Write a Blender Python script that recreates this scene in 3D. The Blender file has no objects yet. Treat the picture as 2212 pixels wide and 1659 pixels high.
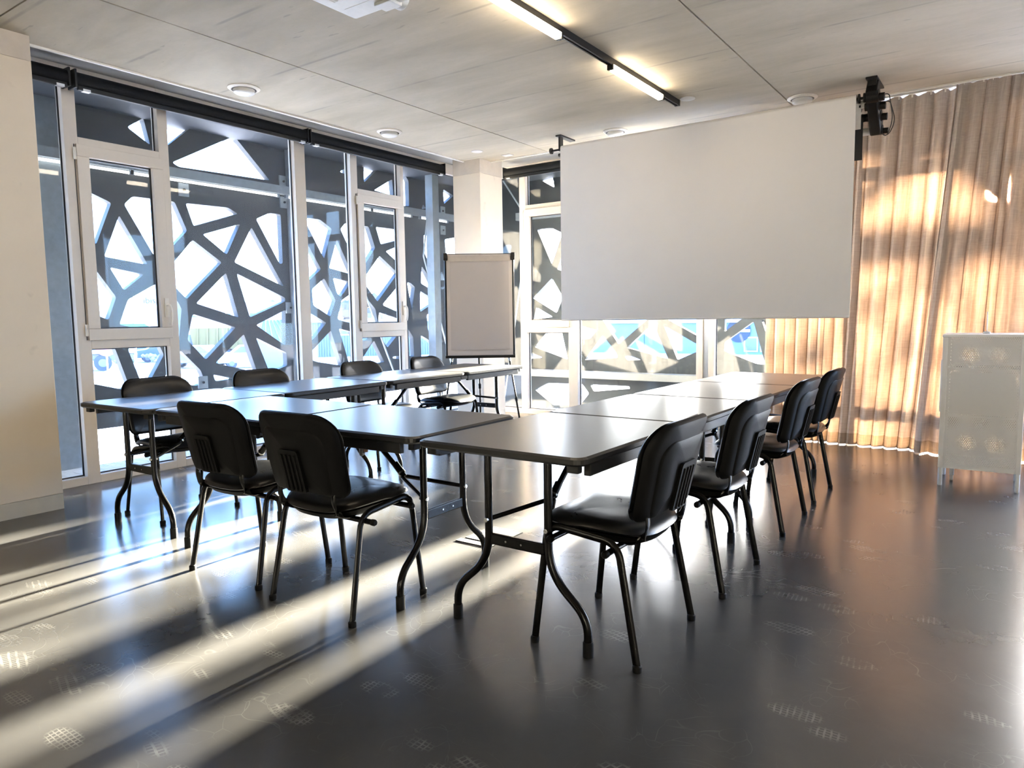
import bpy, bmesh, math, random
from mathutils import Vector, Matrix
from math import sin, cos, pi, radians, sqrt
random.seed(7)
SC = bpy.context.scene
COL = SC.collection

# ------------------------------------------------------------------ camera, light, exposure
def setup_camera():
    f, yaw, pitch, roll, h = 1537.405, 0.6130218, 0.0942600, 0.0138849, 1.2000
    fw = Vector((-sin(yaw)*cos(pitch), cos(yaw)*cos(pitch), -sin(pitch)))
    r = Vector((cos(yaw), sin(yaw), 0)); d = fw.cross(r)
    c, s = cos(roll), sin(roll)
    R = c*r + s*d; D = -s*r + c*d
    M = Matrix((R, -D, -fw)).transposed().to_4x4()
    M.translation = Vector((0, 0, h))
    cam = bpy.data.objects.new('camera', bpy.data.cameras.new('camera'))
    cam.data.sensor_width = 36; cam.data.lens = f/2212*36
    cam.data.clip_start = .02; cam.data.clip_end = 600
    COL.objects.link(cam); cam.matrix_world = M
    SC.camera = cam
setup_camera()

SUN_EL, SUN_AZ = 7.8, 91.0          # the low sun stands behind the curtain wall (+Y)
SUN_DIR = Vector((cos(radians(SUN_EL))*cos(radians(SUN_AZ)), cos(radians(SUN_EL))*sin(radians(SUN_AZ)), sin(radians(SUN_EL))))
sl = bpy.data.lights.new('sun', 'SUN'); sl.energy = 115; sl.angle = radians(1.7); sl.color = (1, .86, .68)
so = bpy.data.objects.new('sun', sl); COL.objects.link(so)
so.rotation_euler = SUN_DIR.to_track_quat('Z', 'Y').to_euler(); so.location = SUN_DIR*30

def setup_world():
    w = bpy.data.worlds.new('sky'); SC.world = w; w.use_nodes = True
    nt = w.node_tree; nt.nodes.clear(); N = nt.nodes.new; L = nt.links.new
    out = N('ShaderNodeOutputWorld'); bg = N('ShaderNodeBackground'); L(bg.outputs[0], out.inputs[0])
    tc = N('ShaderNodeTexCoord'); sp = N('ShaderNodeSeparateXYZ'); L(tc.outputs['Generated'], sp.inputs[0])
    cr = N('ShaderNodeValToRGB'); L(sp.outputs['Z'], cr.inputs[0])
    e = cr.color_ramp.elements
    e[0].position = 0; e[0].color = (.46, .69, 1, 1); e[1].position = .75; e[1].color = (.16, .36, .95, 1)
    m = e.new(.25); m.color = (.30, .54, 1, 1)
    # the sky is warmer and brighter towards the sun
    dp = N('ShaderNodeVectorMath'); dp.operation = 'DOT_PRODUCT'; L(tc.outputs['Generated'], dp.inputs[0]); dp.inputs[1].default_value = SUN_DIR
    mx = N('ShaderNodeMath'); mx.operation = 'MAXIMUM'; mx.inputs[1].default_value = 0; L(dp.outputs['Value'], mx.inputs[0])
    pw = N('ShaderNodeMath'); pw.operation = 'POWER'; pw.inputs[1].default_value = 9; L(mx.outputs[0], pw.inputs[0])
    mix = N('ShaderNodeMix'); mix.data_type = 'RGBA'; mix.blend_type = 'ADD'
    L(pw.outputs[0], mix.inputs[0]); L(cr.outputs[0], mix.inputs[6]); mix.inputs[7].default_value = (4.0, 3.2, 2.3, 1)
    L(mix.outputs[2], bg.inputs[0]); bg.inputs[1].default_value = 5.0
setup_world()
SC.view_settings.view_transform = 'Standard'
SC.view_settings.look = 'None'
SC.view_settings.exposure = 2.2
SC.view_settings.gamma = 1
SC.view_settings.use_curve_mapping = False
SC.cycles.max_bounces = 10; SC.cycles.diffuse_bounces = 6; SC.cycles.glossy_bounces = 4
SC.cycles.transmission_bounces = 8; SC.cycles.transparent_max_bounces = 24
SC.cycles.caustics_reflective = False; SC.cycles.caustics_refractive = False
SC.cycles.sample_clamp_indirect = 6

# ------------------------------------------------------------------ helpers
class MB:
    "collects simple solids; build() links them as ONE mesh object"
    def __init__(s): s.v = []; s.f = []
    def add(s, vs, fs):
        o = len(s.v); s.v += [tuple(v) for v in vs]; s.f += [tuple(i+o for i in f) for f in fs]; return s
    def box(s, x0, x1, y0, y1, z0, z1):
        return s.add([(x0,y0,z0),(x1,y0,z0),(x1,y1,z0),(x0,y1,z0),(x0,y0,z1),(x1,y0,z1),(x1,y1,z1),(x0,y1,z1)],
                     [(3,2,1,0),(4,5,6,7),(0,1,5,4),(1,2,6,5),(2,3,7,6),(3,0,4,7)])
    def obox(s, c, ax, ay, az):
        c = Vector(c); ax = Vector(ax); ay = Vector(ay); az = Vector(az)
        return s.add([c+sx*ax+sy*ay+sz*az for sz in (-1,1) for sx, sy in ((-1,-1),(1,-1),(1,1),(-1,1))],
                     [(3,2,1,0),(4,5,6,7),(0,1,5,4),(1,2,6,5),(2,3,7,6),(3,0,4,7)])
    def prism(s, pts, z0, z1, fn=None):
        n = len(pts); fn = fn or (lambda x, y, z: (x, y, z))
        vs = [fn(x, y, z0) for x, y in pts] + [fn(x, y, z1) for x, y in pts]
        return s.add(vs, [tuple(range(n-1, -1, -1)), tuple(range(n, 2*n))] + [(i, (i+1) % n, n+(i+1) % n, n+i) for i in range(n)])
    def tube(s, path, r, seg=10, flat=None, up=None):
        "sweep; flat=(rx, ry) gives an oval section"
        path = [Vector(p) for p in path]; n = len(path); rings = []
        rx, ry = flat if flat else (r, r)
        nrm = None
        for i, p in enumerate(path):
            t = (path[min(i+1, n-1)] - path[max(i-1, 0)]).normalized()
            if up is not None: a = (Vector(up) - t*t.dot(Vector(up))).normalized()
            else:
                if nrm is None:
                    ref = Vector((0, 0, 1)) if abs(t.z) < .9 else Vector((1, 0, 0))
                    a = (ref - t*t.dot(ref)).normalized()
                else: a = (nrm - t*t.dot(nrm)).normalized()
                nrm = a
            b = t.cross(a)
            rings.append([p + a*(rx*cos(2*pi*k/seg)) + b*(ry*sin(2*pi*k/seg)) for k in range(seg)])
        vs = [v for rg in rings for v in rg]
        fs = [(i*seg+k, i*seg+(k+1) % seg, (i+1)*seg+(k+1) % seg, (i+1)*seg+k) for i in range(n-1) for k in range(seg)]
        fs += [tuple(range(seg-1, -1, -1)), tuple((n-1)*seg+k for k in range(seg))]
        return s.add(vs, fs)
    def lathe(s, prof, c=(0,0,0), seg=24, M=None):
        "prof: (radius, height) from bottom to top, closed at the ends"
        c = Vector(c); M = M or Matrix()
        vs = [c + (M @ Vector((r*cos(2*pi*k/seg), r*sin(2*pi*k/seg), h))) for r, h in prof for k in range(seg)]
        n = len(prof)
        fs = [(i*seg+k, i*seg+(k+1) % seg, (i+1)*seg+(k+1) % seg, (i+1)*seg+k) for i in range(n-1) for k in range(seg)]
        fs += [tuple(range(seg-1, -1, -1)), tuple((n-1)*seg+k for k in range(seg))]
        return s.add(vs, fs)
    def build(s, name, m, parent=None, smooth=False, bevel=0, loc=None, rotz=0, **kw):
        me = bpy.data.meshes.new(name); me.from_pydata(s.v, [], s.f); me.validate()
        bm = bmesh.new(); bm.from_mesh(me); bmesh.ops.recalc_face_normals(bm, faces=bm.faces)
        if bevel: bmesh.ops.bevel(bm, geom=bm.edges[:], offset=bevel, segments=2, affect='EDGES', clamp_overlap=True, profile=.6)
        bm.to_mesh(me); bm.free()
        if smooth:
            me.polygons.foreach_set('use_smooth', [True]*len(me.polygons)); me.set_sharp_from_angle(angle=radians(42))
        me.materials.append(m)
        o = bpy.data.objects.new(name, me); COL.objects.link(o)
        if parent is not None: o.parent = parent
        if loc is not None: o.location = loc
        o.rotation_euler.z = rotz
        for k, v in kw.items(): o[k] = v
        return o

def thing(name, label, cat, loc=(0,0,0), rotz=0, group=None):
    o = bpy.data.objects.new(name, None); COL.objects.link(o); o.empty_display_size = .1
    o.location = loc; o.rotation_euler.z = rotz
    return tag(o, label, cat, group)
def tag(o, label, cat, group=None):
    o['label'] = label; o['category'] = cat
    if group: o['group'] = group
    return o
def struct(o): o['kind'] = 'structure'; return o
def empty_struct(name):
    o = bpy.data.objects.new(name, None); COL.objects.link(o); o['kind'] = 'structure'; return o
def kids(o): return [c for c in COL.objects if c.parent == o]
def dup(o, parent=None):
    c = o.copy(); COL.objects.link(c)
    if parent is not None: c.parent = parent
    for ch in kids(o): dup(ch, c)
    return c
def rrect(x0, x1, y0, y1, r, n=5):
    out = []
    for cx, cy, a in ((x1-r, y1-r, 0), (x0+r, y1-r, 90), (x0+r, y0+r, 180), (x1-r, y0+r, 270)):
        for k in range(n+1):
            t = radians(a + 90*k/n); out.append((cx+r*cos(t), cy+r*sin(t)))
    return out
def fillet(path, r, n=6):
    path = [Vector(p) for p in path]; out = [path[0]]
    for i in range(1, len(path)-1):
        a, b, c = path[i-1], path[i], path[i+1]
        u = (a-b); w = (c-b); rr = min(r, u.length*.48, w.length*.48)
        p0 = b+u.normalized()*rr; p1 = b+w.normalized()*rr
        for k in range(n+1):
            t = k/n; out.append((1-t)**2*p0 + 2*t*(1-t)*b + t*t*p1)
    out.append(path[-1]); return out

# ------------------------------------------------------------------ materials
class NT:
    def __init__(s, name):
        s.m = bpy.data.materials.new(name); s.m.use_nodes = True; s.nt = s.m.node_tree; s.nt.nodes.clear()
        s.out = s.n('ShaderNodeOutputMaterial')
    def n(s, t, **kw):
        nd = s.nt.nodes.new(t)
        for k, v in kw.items(): setattr(nd, k, v)
        return nd
    def l(s, a, b): s.nt.links.new(a, b)
    def coord(s, scale=(1,1,1), rot=(0,0,0), kind='Object'):
        tc = s.n('ShaderNodeTexCoord'); mp = s.n('ShaderNodeMapping'); s.l(tc.outputs[kind], mp.inputs[0])
        mp.inputs['Scale'].default_value = scale; mp.inputs['Rotation'].default_value = rot; return mp.outputs[0]
    def noise(s, vec, scale, detail=4, rough=.55, dist=0):
        t = s.n('ShaderNodeTexNoise'); s.l(vec, t.inputs['Vector']); t.inputs['Scale'].default_value = scale
        t.inputs['Detail'].default_value = detail; t.inputs['Roughness'].default_value = rough; t.inputs['Distortion'].default_value = dist
        return t.outputs[0]
    def ramp(s, fac, stops):
        r = s.n('ShaderNodeValToRGB'); s.l(fac, r.inputs[0]); e = r.color_ramp.elements
        while len(e) < len(stops): e.new(.5)
        for el, (p, c) in zip(e, stops):
            el.position = p; el.color = (c, c, c, 1) if isinstance(c, (int, float)) else (*c, 1)
        return r.outputs[0]
    def mix(s, fac, a, b, blend='MIX'):
        m = s.n('ShaderNodeMix', data_type='RGBA', blend_type=blend)
        for v, i in ((fac, 0), (a, 6), (b, 7)):
            if hasattr(v, 'links'): s.l(v, m.inputs[i])
            else: m.inputs[i].default_value = v if i == 0 else (*v, 1)
        return m.outputs[2]
    def math(s, op, a, b=0):
        m = s.n('ShaderNodeMath', operation=op)
        for v, i in ((a, 0), (b, 1)):
            if hasattr(v, 'links'): s.l(v, m.inputs[i])
            else: m.inputs[i].default_value = v
        return m.outputs[0]
    def bump(s, h, strength=.2, dist=.01):
        b = s.n('ShaderNodeBump'); s.l(h, b.inputs['Height']); b.inputs['Strength'].default_value = strength; b.inputs['Distance'].default_value = dist
        return b.outputs[0]
    def bsdf(s, color=(.5,.5,.5), rough=.5, metal=0, spec=.5, normal=None, **kw):
        b = s.n('ShaderNodeBsdfPrincipled')
        for key, v in (('Base Color', color), ('Roughness', rough), ('Metallic', metal), ('Specular IOR Level', spec)):
            if hasattr(v, 'links'): s.l(v, b.inputs[key])
            else: b.inputs[key].default_value = (*v, 1) if isinstance(v, tuple) else v
        if normal is not None: s.l(normal, b.inputs['Normal'])
        for k, v in kw.items(): b.inputs[k].default_value = v
        return b.outputs[0]
    def mixs(s, fac, a, b):
        m = s.n('ShaderNodeMixShader')
        if hasattr(fac, 'links'): s.l(fac, m.inputs[0])
        else: m.inputs[0].default_value = fac
        s.l(a, m.inputs[1]); s.l(b, m.inputs[2]); return m.outputs[0]
    def done(s, sh): s.l(sh, s.out.inputs[0]); return s.m

def plain(name, color, rough=.5, metal=0, spec=.5, var=.08, nscale=30, bump=.05):
    t = NT(name); v = t.coord()
    nz = t.noise(v, nscale, 3)
    c = t.mix(nz, tuple(x*(1-var) for x in color), tuple(min(1, x*(1+var)) for x in color))
    return t.done(t.bsdf(c, rough, metal, spec, t.bump(nz, bump, .002) if bump else None))

def m_floor():
    t = NT('dark sealed floor'); v = t.coord()
    big = t.noise(v, .9, 5, .6); mid = t.noise(v, 6, 6, .65, .6); fine = t.noise(v, 45, 4, .7)
    # fine curved scuffs left by chairs and shoes
    sv = t.coord((1, 1, 1)); wob = t.n('ShaderNodeVectorMath', operation='ADD'); nz = t.n('ShaderNodeTexNoise')
    t.l(sv, nz.inputs['Vector']); nz.inputs['Scale'].default_value = 2.2; nz.inputs['Detail'].default_value = 2
    t.l(sv, wob.inputs[0]); t.l(nz.outputs['Color'], wob.inputs[1])
    vo = t.n('ShaderNodeTexVoronoi', feature='DISTANCE_TO_EDGE'); t.l(wob.outputs[0], vo.inputs['Vector']); vo.inputs['Scale'].default_value = 9
    scuff = t.ramp(vo.outputs['Distance'], [(0, 1), (.018, 0)])
    scuff = t.math('MULTIPLY', scuff, t.ramp(t.noise(v, 3.5, 3), [(.5, 0), (.66, 1)]))
    # dusty shoe prints: hatched ovals scattered over the seal
    def prints(scale, rot, hs):
        pv = t.coord((1, 1.9, 1), (0, 0, rot)); vo2 = t.n('ShaderNodeTexVoronoi'); t.l(pv, vo2.inputs['Vector']); vo2.inputs['Scale'].default_value = scale
        oval = t.ramp(vo2.outputs['Distance'], [(.20, 1), (.27, 0)])
        keep = t.math('GREATER_THAN', vo2.outputs['Color'], .45)
        w1 = t.n('ShaderNodeTexWave', wave_type='BANDS', bands_direction='DIAGONAL'); t.l(t.coord((1, 1, 0), (0, 0, rot)), w1.inputs['Vector']); w1.inputs['Scale'].default_value = hs; w1.inputs['Distortion'].default_value = 1.5
        w2 = t.n('ShaderNodeTexWave', wave_type='BANDS', bands_direction='X'); t.l(t.coord((1, 1, 0), (0, 0, rot+.9)), w2.inputs['Vector']); w2.inputs['Scale'].default_value = hs; w2.inputs['Distortion'].default_value = 1.5
        h = t.math('MAXIMUM', t.ramp(w1.outputs['Fac'], [(.72, 0), (.85, 1)]), t.ramp(w2.outputs['Fac'], [(.78, 0), (.9, 1)]))
        return t.math('MULTIPLY', t.math('MULTIPLY', oval, keep), t.math('MULTIPLY', h, t.ramp(t.noise(v, 9, 3), [(.38, 0), (.6, 1)])))
    tread = t.math('MAXIMUM', prints(3.1, .7, 24), prints(2.6, -.5, 19))
    marks = t.math('MAXIMUM', t.math('MULTIPLY', scuff, .6), tread)
    base = t.mix(t.ramp(big, [(.3, 0), (.7, 1)]), (.012, .0145, .0185), (.021, .0215, .0225))
    base = t.mix(t.math('MULTIPLY', t.ramp(mid, [(.4, 0), (.75, 1)]), .3), base, (.042, .040, .038))
    base = t.mix(t.math('MULTIPLY', marks, .12), base, (.2, .19, .18))
    rough = t.math('ADD', t.ramp(mid, [(.25, .198), (.8, .215)]), t.math('MULTIPLY', marks, .02))
    seal = t.bsdf(base, rough, 0, .85)
    # the worn film of dust on the seal scatters low light forwards
    film = t.bsdf(t.mix(marks, (.17, .155, .135), (.34, .32, .29)), .6, 0, .5)
    return t.done(t.mixs(t.math('ADD', t.ramp(big, [(.3, .155), (.75, .195)]), t.math('MULTIPLY', marks, .045)), seal, film))

def m_concrete(name='concrete', a=(.385,.345,.27), b=(.54,.49,.395), marks=True, rough=.75):
    t = NT(name); v = t.coord(); sv = t.coord((.7, 2.2, 1))
    big = t.noise(sv, 1.3, 6, .6, .4); fine = t.noise(v, 22, 5, .7)
    c = t.mix(t.ramp(big, [(.3, 0), (.7, 1)]), a, b)
    c = t.mix(t.math('MULTIPLY', fine, .25), c, tuple(x*.72 for x in a))
    if marks:   # dark dashes left by the shuttering boards, laid along one direction
        dv = t.coord((2.2, 11, 1)); d1 = t.noise(dv, 2.6, 2, .5)
        dash = t.ramp(d1, [(.70, 0), (.73, 1)]); gate = t.ramp(t.noise(v, 1.1, 1), [(.5, 0), (.58, 1)])
        c = t.mix(t.math('MULTIPLY', t.math('MULTIPLY', dash, gate), .38), c, (.20, .19, .175))
        ln = t.n('ShaderNodeTexWave', wave_type='BANDS', bands_direction='Y'); t.l(v, ln.inputs['Vector'])
        ln.inputs['Scale'].default_value = .42; ln.inputs['Distortion'].default_value = .08; ln.inputs['Detail'].default_value = 1
        line = t.math('MULTIPLY', t.ramp(ln.outputs['Fac'], [(.9985, 0), (.9995, 1)]), t.ramp(t.noise(v, 1.7, 2), [(.42, 0), (.55, 1)]))
        c = t.mix(t.math('MULTIPLY', line, .5), c, (.2, .19, .17))
    return t.done(t.bsdf(c, rough, 0, .35, t.bump(t.math('ADD', fine, big), .12, .004)))

def m_plaster():
    t = NT('painted beige concrete'); v = t.coord()
    big = t.noise(v, 2.1, 5, .6); fine = t.noise(v, 60, 4, .7); spot = t.noise(v, 7, 3, .5)
    c = t.mix(big, (.66, .565, .45), (.76, .665, .54))
    c = t.mix(t.math('MULTIPLY', t.ramp(spot, [(.66, 0), (.75, 1)]), .3), c, (.42, .36, .29))
    return t.done(t.bsdf(c, .62, 0, .35, t.bump(fine, .15, .002)))

def m_tabletop():
    t = NT('scratched black table top'); v = t.coord()
    st = t.noise(t.coord((1, 7, 1), (0, 0, .5)), 6, 6, .7, .3); fine = t.noise(v, 80, 3, .6)
    wv = t.coord((1, 1, 1)); nz = t.n('ShaderNodeTexNoise'); t.l(wv, nz.inputs['Vector']); nz.inputs['Scale'].default_value = 3
    ad = t.n('ShaderNodeVectorMath', operation='ADD'); t.l(wv, ad.inputs[0]); t.l(nz.outputs['Color'], ad.inputs[1])
    vo = t.n('ShaderNodeTexVoronoi', feature='DISTANCE_TO_EDGE'); t.l(ad.outputs[0], vo.inputs['Vector']); vo.inputs['Scale'].default_value = 6
    scr = t.math('MULTIPLY', t.ramp(vo.outputs['Distance'], [(0, 1), (.01, 0)]), t.ramp(t.noise(v, 5, 2), [(.52, 0), (.62, 1)]))
    c = t.mix(t.ramp(st, [(.35, 0), (.75, 1)]), (.042, .038, .035), (.070, .065, .060))
    c = t.mix(t.math('MULTIPLY', scr, .3), c, (.24, .24, .23))
    r = t.math('ADD', t.ramp(st, [(.3, .285), (.75, .315)]), t.math('MULTIPLY', scr, .03))
    return t.done(t.bsdf(c, r, 0, .45))

def m_leather():
    t = NT('black leatherette'); v = t.coord()
    vo = t.n('ShaderNodeTexVoronoi'); t.l(v, vo.inputs['Vector']); vo.inputs['Scale'].default_value = 260
    big = t.noise(v, 9, 3)
    return t.done(t.bsdf((.008, .008, .0085), t.ramp(big, [(.3, .27), (.7, .34)]), 0, .36, t.bump(vo.outputs['Distance'], .08, .001)))

def m_glass(name, dust, tint=(.93,.97,.98)):
    "a real pane: clear, reflecting by Fresnel, with a film of dust that scatters the light that falls on it"
    t = NT(name); tr = t.n('ShaderNodeBsdfTransparent'); tr.inputs[0].default_value = (*tint, 1)
    gl = t.n('ShaderNodeBsdfGlossy'); gl.inputs['Roughness'].default_value = .02
    lw = t.n('ShaderNodeLayerWeight'); lw.inputs['Blend'].default_value = .5
    fac = t.math('ADD', .014, t.math('MULTIPLY', .7, t.math('POWER', lw.outputs['Facing'], 5)))
    a = t.mixs(fac, tr.outputs[0], gl.outputs[0])
    df = t.n('ShaderNodeBsdfTranslucent'); df.inputs[0].default_value = (.9, .88, .84, 1)
    d2 = t.n('ShaderNodeBsdfDiffuse'); d2.inputs[0].default_value = (.8, .8, .8, 1)
    dd = t.mixs(.3, df.outputs[0], d2.outputs[0])
    v = t.coord((14, 14, .9)); st = t.noise(v, 2.2, 5, .7); pn = t.noise(t.coord(), 90, 3, .7)
    k = t.math('MULTIPLY', t.ramp(t.math('ADD', t.math('MULTIPLY', st, .75), t.math('MULTIPLY', pn, .35)), [(.3, .25), (.8, 1)]), dust)
    return t.done(t.mixs(k, a, dd))

def m_curtain(name, col, trans, fwd):
    t = NT(name)
    tc = t.n('ShaderNodeTexCoord')
    mp1 = t.n('ShaderNodeMapping'); t.l(tc.outputs['UV'], mp1.inputs[0]); mp1.inputs['Scale'].default_value = (120, 5, 1)
    mp2 = t.n('ShaderNodeMapping'); t.l(tc.outputs['UV'], mp2.inputs[0]); mp2.inputs['Scale'].default_value = (9, 95, 1)
    a = t.noise(mp1.outputs[0], 1, 4, .65); b = t.noise(mp2.outputs[0], 1, 4, .65)
    w = t.math('ADD', t.math('MULTIPLY', a, .55), t.math('MULTIPLY', b, .45))
    wr = t.ramp(w, [(.40, 0), (.60, 1)])
    c = t.mix(wr, tuple(x*.80 for x in col), col)
    d = t.n('ShaderNodeBsdfDiffuse'); t.l(c, d.inputs[0])
    tl = t.n('ShaderNodeBsdfTranslucent'); t.l(t.mix(wr, tuple(x*.5 for x in trans), trans), tl.inputs[0])
    rf = t.n('ShaderNodeBsdfRefraction'); rf.inputs['IOR'].default_value = 1.0001; rf.inputs['Roughness'].default_value = 1
    t.l(t.mix(wr, tuple(x*.55 for x in trans), trans), rf.inputs[0])
    bp = t.bump(w, .25, .002)
    for x in (d, tl): t.l(bp, x.inputs['Normal'])
    s = t.mixs(.52, d.outputs[0], tl.outputs[0])
    return t.done(t.mixs(fwd, s, rf.outputs[0]))

def m_perf(name, col, pitch=.0105, rad=.0031, axes='XZ'):
    "sheet steel punched with a staggered grid of round holes"
    t = NT(name); tc = t.n('ShaderNodeTexCoord'); sp = t.n('ShaderNodeSeparateXYZ'); t.l(tc.outputs['Object'], sp.inputs[0])
    x, z = sp.outputs[axes[0]], sp.outputs[axes[1]]
    def dots(ox, oz):
        px, pz = pitch, pitch*1.732
        u = t.math('SUBTRACT', t.math('FRACT', t.math('ADD', t.math('DIVIDE', x, px), ox+100)), .5)
        w = t.math('SUBTRACT', t.math('FRACT', t.math('ADD', t.math('DIVIDE', z, pz), oz+100)), .5)
        u = t.math('MULTIPLY', u, px); w = t.math('MULTIPLY', w, pz)
        return t.math('LESS_THAN', t.math('SQRT', t.math('ADD', t.math('MULTIPLY', u, u), t.math('MULTIPLY', w, w))), rad)
    hole = t.math('MAXIMUM', dots(0, 0), dots(.5, .5))
    tr = t.n('ShaderNodeBsdfTransparent')
    return t.done(t.mixs(hole, t.bsdf(col, .45, 0, .4), tr.outputs[0]))

def m_emit(name, col, st):
    t = NT(name); e = t.n('ShaderNodeEmission'); e.inputs[0].default_value = (*col, 1); e.inputs[1].default_value = st
    return t.done(e.outputs[0])

M = dict(
 floor=m_floor(), ceil=m_concrete(), slabtop=plain('soffit board', (.33,.33,.32), .7),
 plaster=m_plaster(), capital=plain('column head concrete', (.56,.49,.41), .7, var=.12, nscale=12, bump=.15),
 skim=plain('skirting band', (.50,.46,.38), .6, var=.12, nscale=9, bump=.1), white_trim=plain('white trim', (.80,.78,.73), .5),
 frame=plain('beige aluminium frame', (.66,.60,.53), .42, 0, .5, .03), gasket=plain('black gasket', (.012,.013,.016), .5),
 alu=plain('bare aluminium', (.55,.57,.6), .35, .8), steel=plain('brushed steel', (.62,.61,.58), .28, 1),
 glass_left=m_glass('clear window glass', .02), glass_right=m_glass('dusty window glass', .006),
 blind=plain('black blind fabric', (.004,.005,.007), .7, 0, .2), blindbar=plain('black blind bar', (.006,.007,.009), .45, 0, .3),
 lattice=plain('dark facade concrete', (.026,.031,.036), .65, 0, .35, .3, 14, .2), galv=plain('galvanised steel', (.22,.245,.27), .5, .35, .5, .25, 18),
 ledge=plain('concrete ledge', (.34,.33,.31), .7), grate=plain('grating steel', (.35,.38,.42), .5, .5),
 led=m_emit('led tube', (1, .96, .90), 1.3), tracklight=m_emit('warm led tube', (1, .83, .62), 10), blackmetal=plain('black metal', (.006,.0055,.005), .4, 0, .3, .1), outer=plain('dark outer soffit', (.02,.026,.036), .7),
 table=m_tabletop(), tableedge=plain('black table edge', (.009,.0085,.008), .42, 0, .35), tube=plain('black enamel tube', (.005,.0047,.0043), .24, 0, .22, .05, 30, 0),
 chrome=plain('zinc ring', (.7,.7,.68), .25, 1), rubber=plain('black rubber foot', (.004,.004,.004), .6, 0, .2),
 leather=m_leather(), shell=plain('black moulded plastic', (.005,.0048,.0047), .5, 0, .10, .05, 200, .12),
 screen=plain('matt white screen', (.84,.80,.755), .8, 0, .2, .015, 6, 0), white=plain('white plastic', (.66,.65,.62), .4), offwhite=plain('warm white plastic', (.74,.70,.63), .5),
 valve=plain('vent ring', (.70,.66,.59), .5), darkvent=plain('vent slot', (.09,.08,.07), .7),
 paper=plain('flipchart paper', (.62,.545,.485), .75, 0, .2, .02, 5, 0), board=plain('grey flipchart board', (.74,.66,.59), .7, 0, .3, .02, 5, 0), boardframe=plain('flipchart frame alu', (.60,.52,.45), .4, .2),
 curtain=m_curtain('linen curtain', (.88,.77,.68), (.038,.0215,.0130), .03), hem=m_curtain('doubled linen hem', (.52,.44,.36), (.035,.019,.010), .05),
 cab=plain('white powder coat', (.93,.91,.87), .45, 0, .45, .02), perf=m_perf('perforated steel sheet', (.93,.91,.87), .0125, .0029),
 dark=plain('dark slot', (.01,.01,.01), .8), wire=plain('black cable', (.01,.01,.01), .5), brownstrap=plain('tan strap', (.20,.10,.045), .6),
 ground=plain('pale asphalt', (.55,.54,.53), .9, 0, .2, .1, .6, 0), grass=plain('dry verge', (.55,.53,.38), .9, 0, .1, .2, 1.5, 0),
 wall_pale=plain('pale render', (.46,.45,.44), .8), roof_pink=plain('tiled roof', (.36,.25,.22), .8, 0, .2, .12, 3, 0), roof_grey=plain('grey roof', (.36,.29,.28), .8, 0, .2, .1, 3, 0),
 pane=plain('far window', (0.075,0.090,0.105), .2), yellow=plain('yellow steel', (0.153,0.108,0.029), .5), bluecar=plain('blue paint', (0.040,0.068,0.124), .3), silver=plain('silver paint', (0.117,0.126,0.135), .3, .3),
 whitecar=plain('white paint', (0.226,0.229,0.234), .3), tyre=plain('tyre', (.05,.05,.055), .7), paleblue=plain('pale blue sheet', (0.081,0.110,0.130), .5), palecorr=plain('pale corrugated sheet', (0.100,0.118,0.130), .5),
 bluebuild=plain('blue facade sheet', (.10,.145,.20), .5), letter=plain('grey blue letters', (.016,.021,.03), .6), redletter=plain('red letters', (0.165,0.030,0.042), .6),
 green=plain('green sign', (0.009,0.135,0.099), .5), pink=plain('faded red sign', (0.186,0.075,0.114), .5), foliage=plain('hedge leaves', (.17,.17,.10), .9, 0, .1, .4, 4, .4), tree=plain('far tree', (0.081,0.076,0.068), .9, 0, .1, .3, 2, .3),
 plate=plain('blue grey steel plate', (.17,.20,.225), .45, .2, .5, .25, 20, .15), hotel=plain('white hotel render', (.80,.79,.77), .8), wall_dark=plain('grey painted wall', (.36,.345,.325), .8), wood=plain('bracing rod', (.45,.50,.54), .4, .5),
)

# ------------------------------------------------------------------ the room
X0, Y1, ZC = -5.58, 7.27, 2.95           # inner faces of the two glazed walls, ceiling height
XR, YB = 4.0, -3.6
struct(MB().box(X0-.1, XR, YB, Y1+.1, -.25, 0).build('floor', M['floor']))
ceiling = struct(MB().box(-5.13, XR, YB, 6.62, 3.0, 3.2).build('ceiling', plain('joint shadow concrete', (.20,.19,.17), .9)))  # dark backing slab, visible in the joints between the ceiling panels
xs = [-5.13, -4.15, -1.61, .93, 3.47, XR]
for i in range(5):
    for ya, yb in ((YB, 1.81), (1.81, 6.62)):
        if i > 0 and ya == YB: ya, yb = YB, 1.81
        MB().box(xs[i]+.006*(i > 0), xs[i+1]-.006, ya+.005, yb-.005*(yb < 6), ZC, 3.01).build('ceiling_panel', M['ceil'], ceiling)
struct(MB().box(X0-.09, -5.13, YB, Y1+.09, 3.02, 3.25).build('trim_3', M['slabtop']))
struct(MB().box(-5.13, XR, 6.62, Y1+.09, 3.02, 3.25).build('trim_4', M['slabtop']))
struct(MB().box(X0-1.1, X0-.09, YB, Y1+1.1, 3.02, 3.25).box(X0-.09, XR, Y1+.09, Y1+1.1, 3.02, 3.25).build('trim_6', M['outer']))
struct(MB().box(-5.152, -5.13, YB, 6.62, 2.938, 3.02).build('trim_1', M['white_trim']))
struct(MB().box(-5.152, XR, 6.62, 6.642, 2.938, 3.02).build('trim_2', M['white_trim']))
struct(MB().box(XR, XR+.2, YB, Y1, 0, 3.2).build('wall_right', M['wall_dark']))
struct(MB().box(X0-.2, XR, YB-.2, YB, 0, 3.2).build('wall_back', M['wall_dark']))
struct(MB().box(X0-.2, X0-.02, YB, 1.4, 0, 3.2).build('wall_left', M['wall_dark']))

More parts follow.
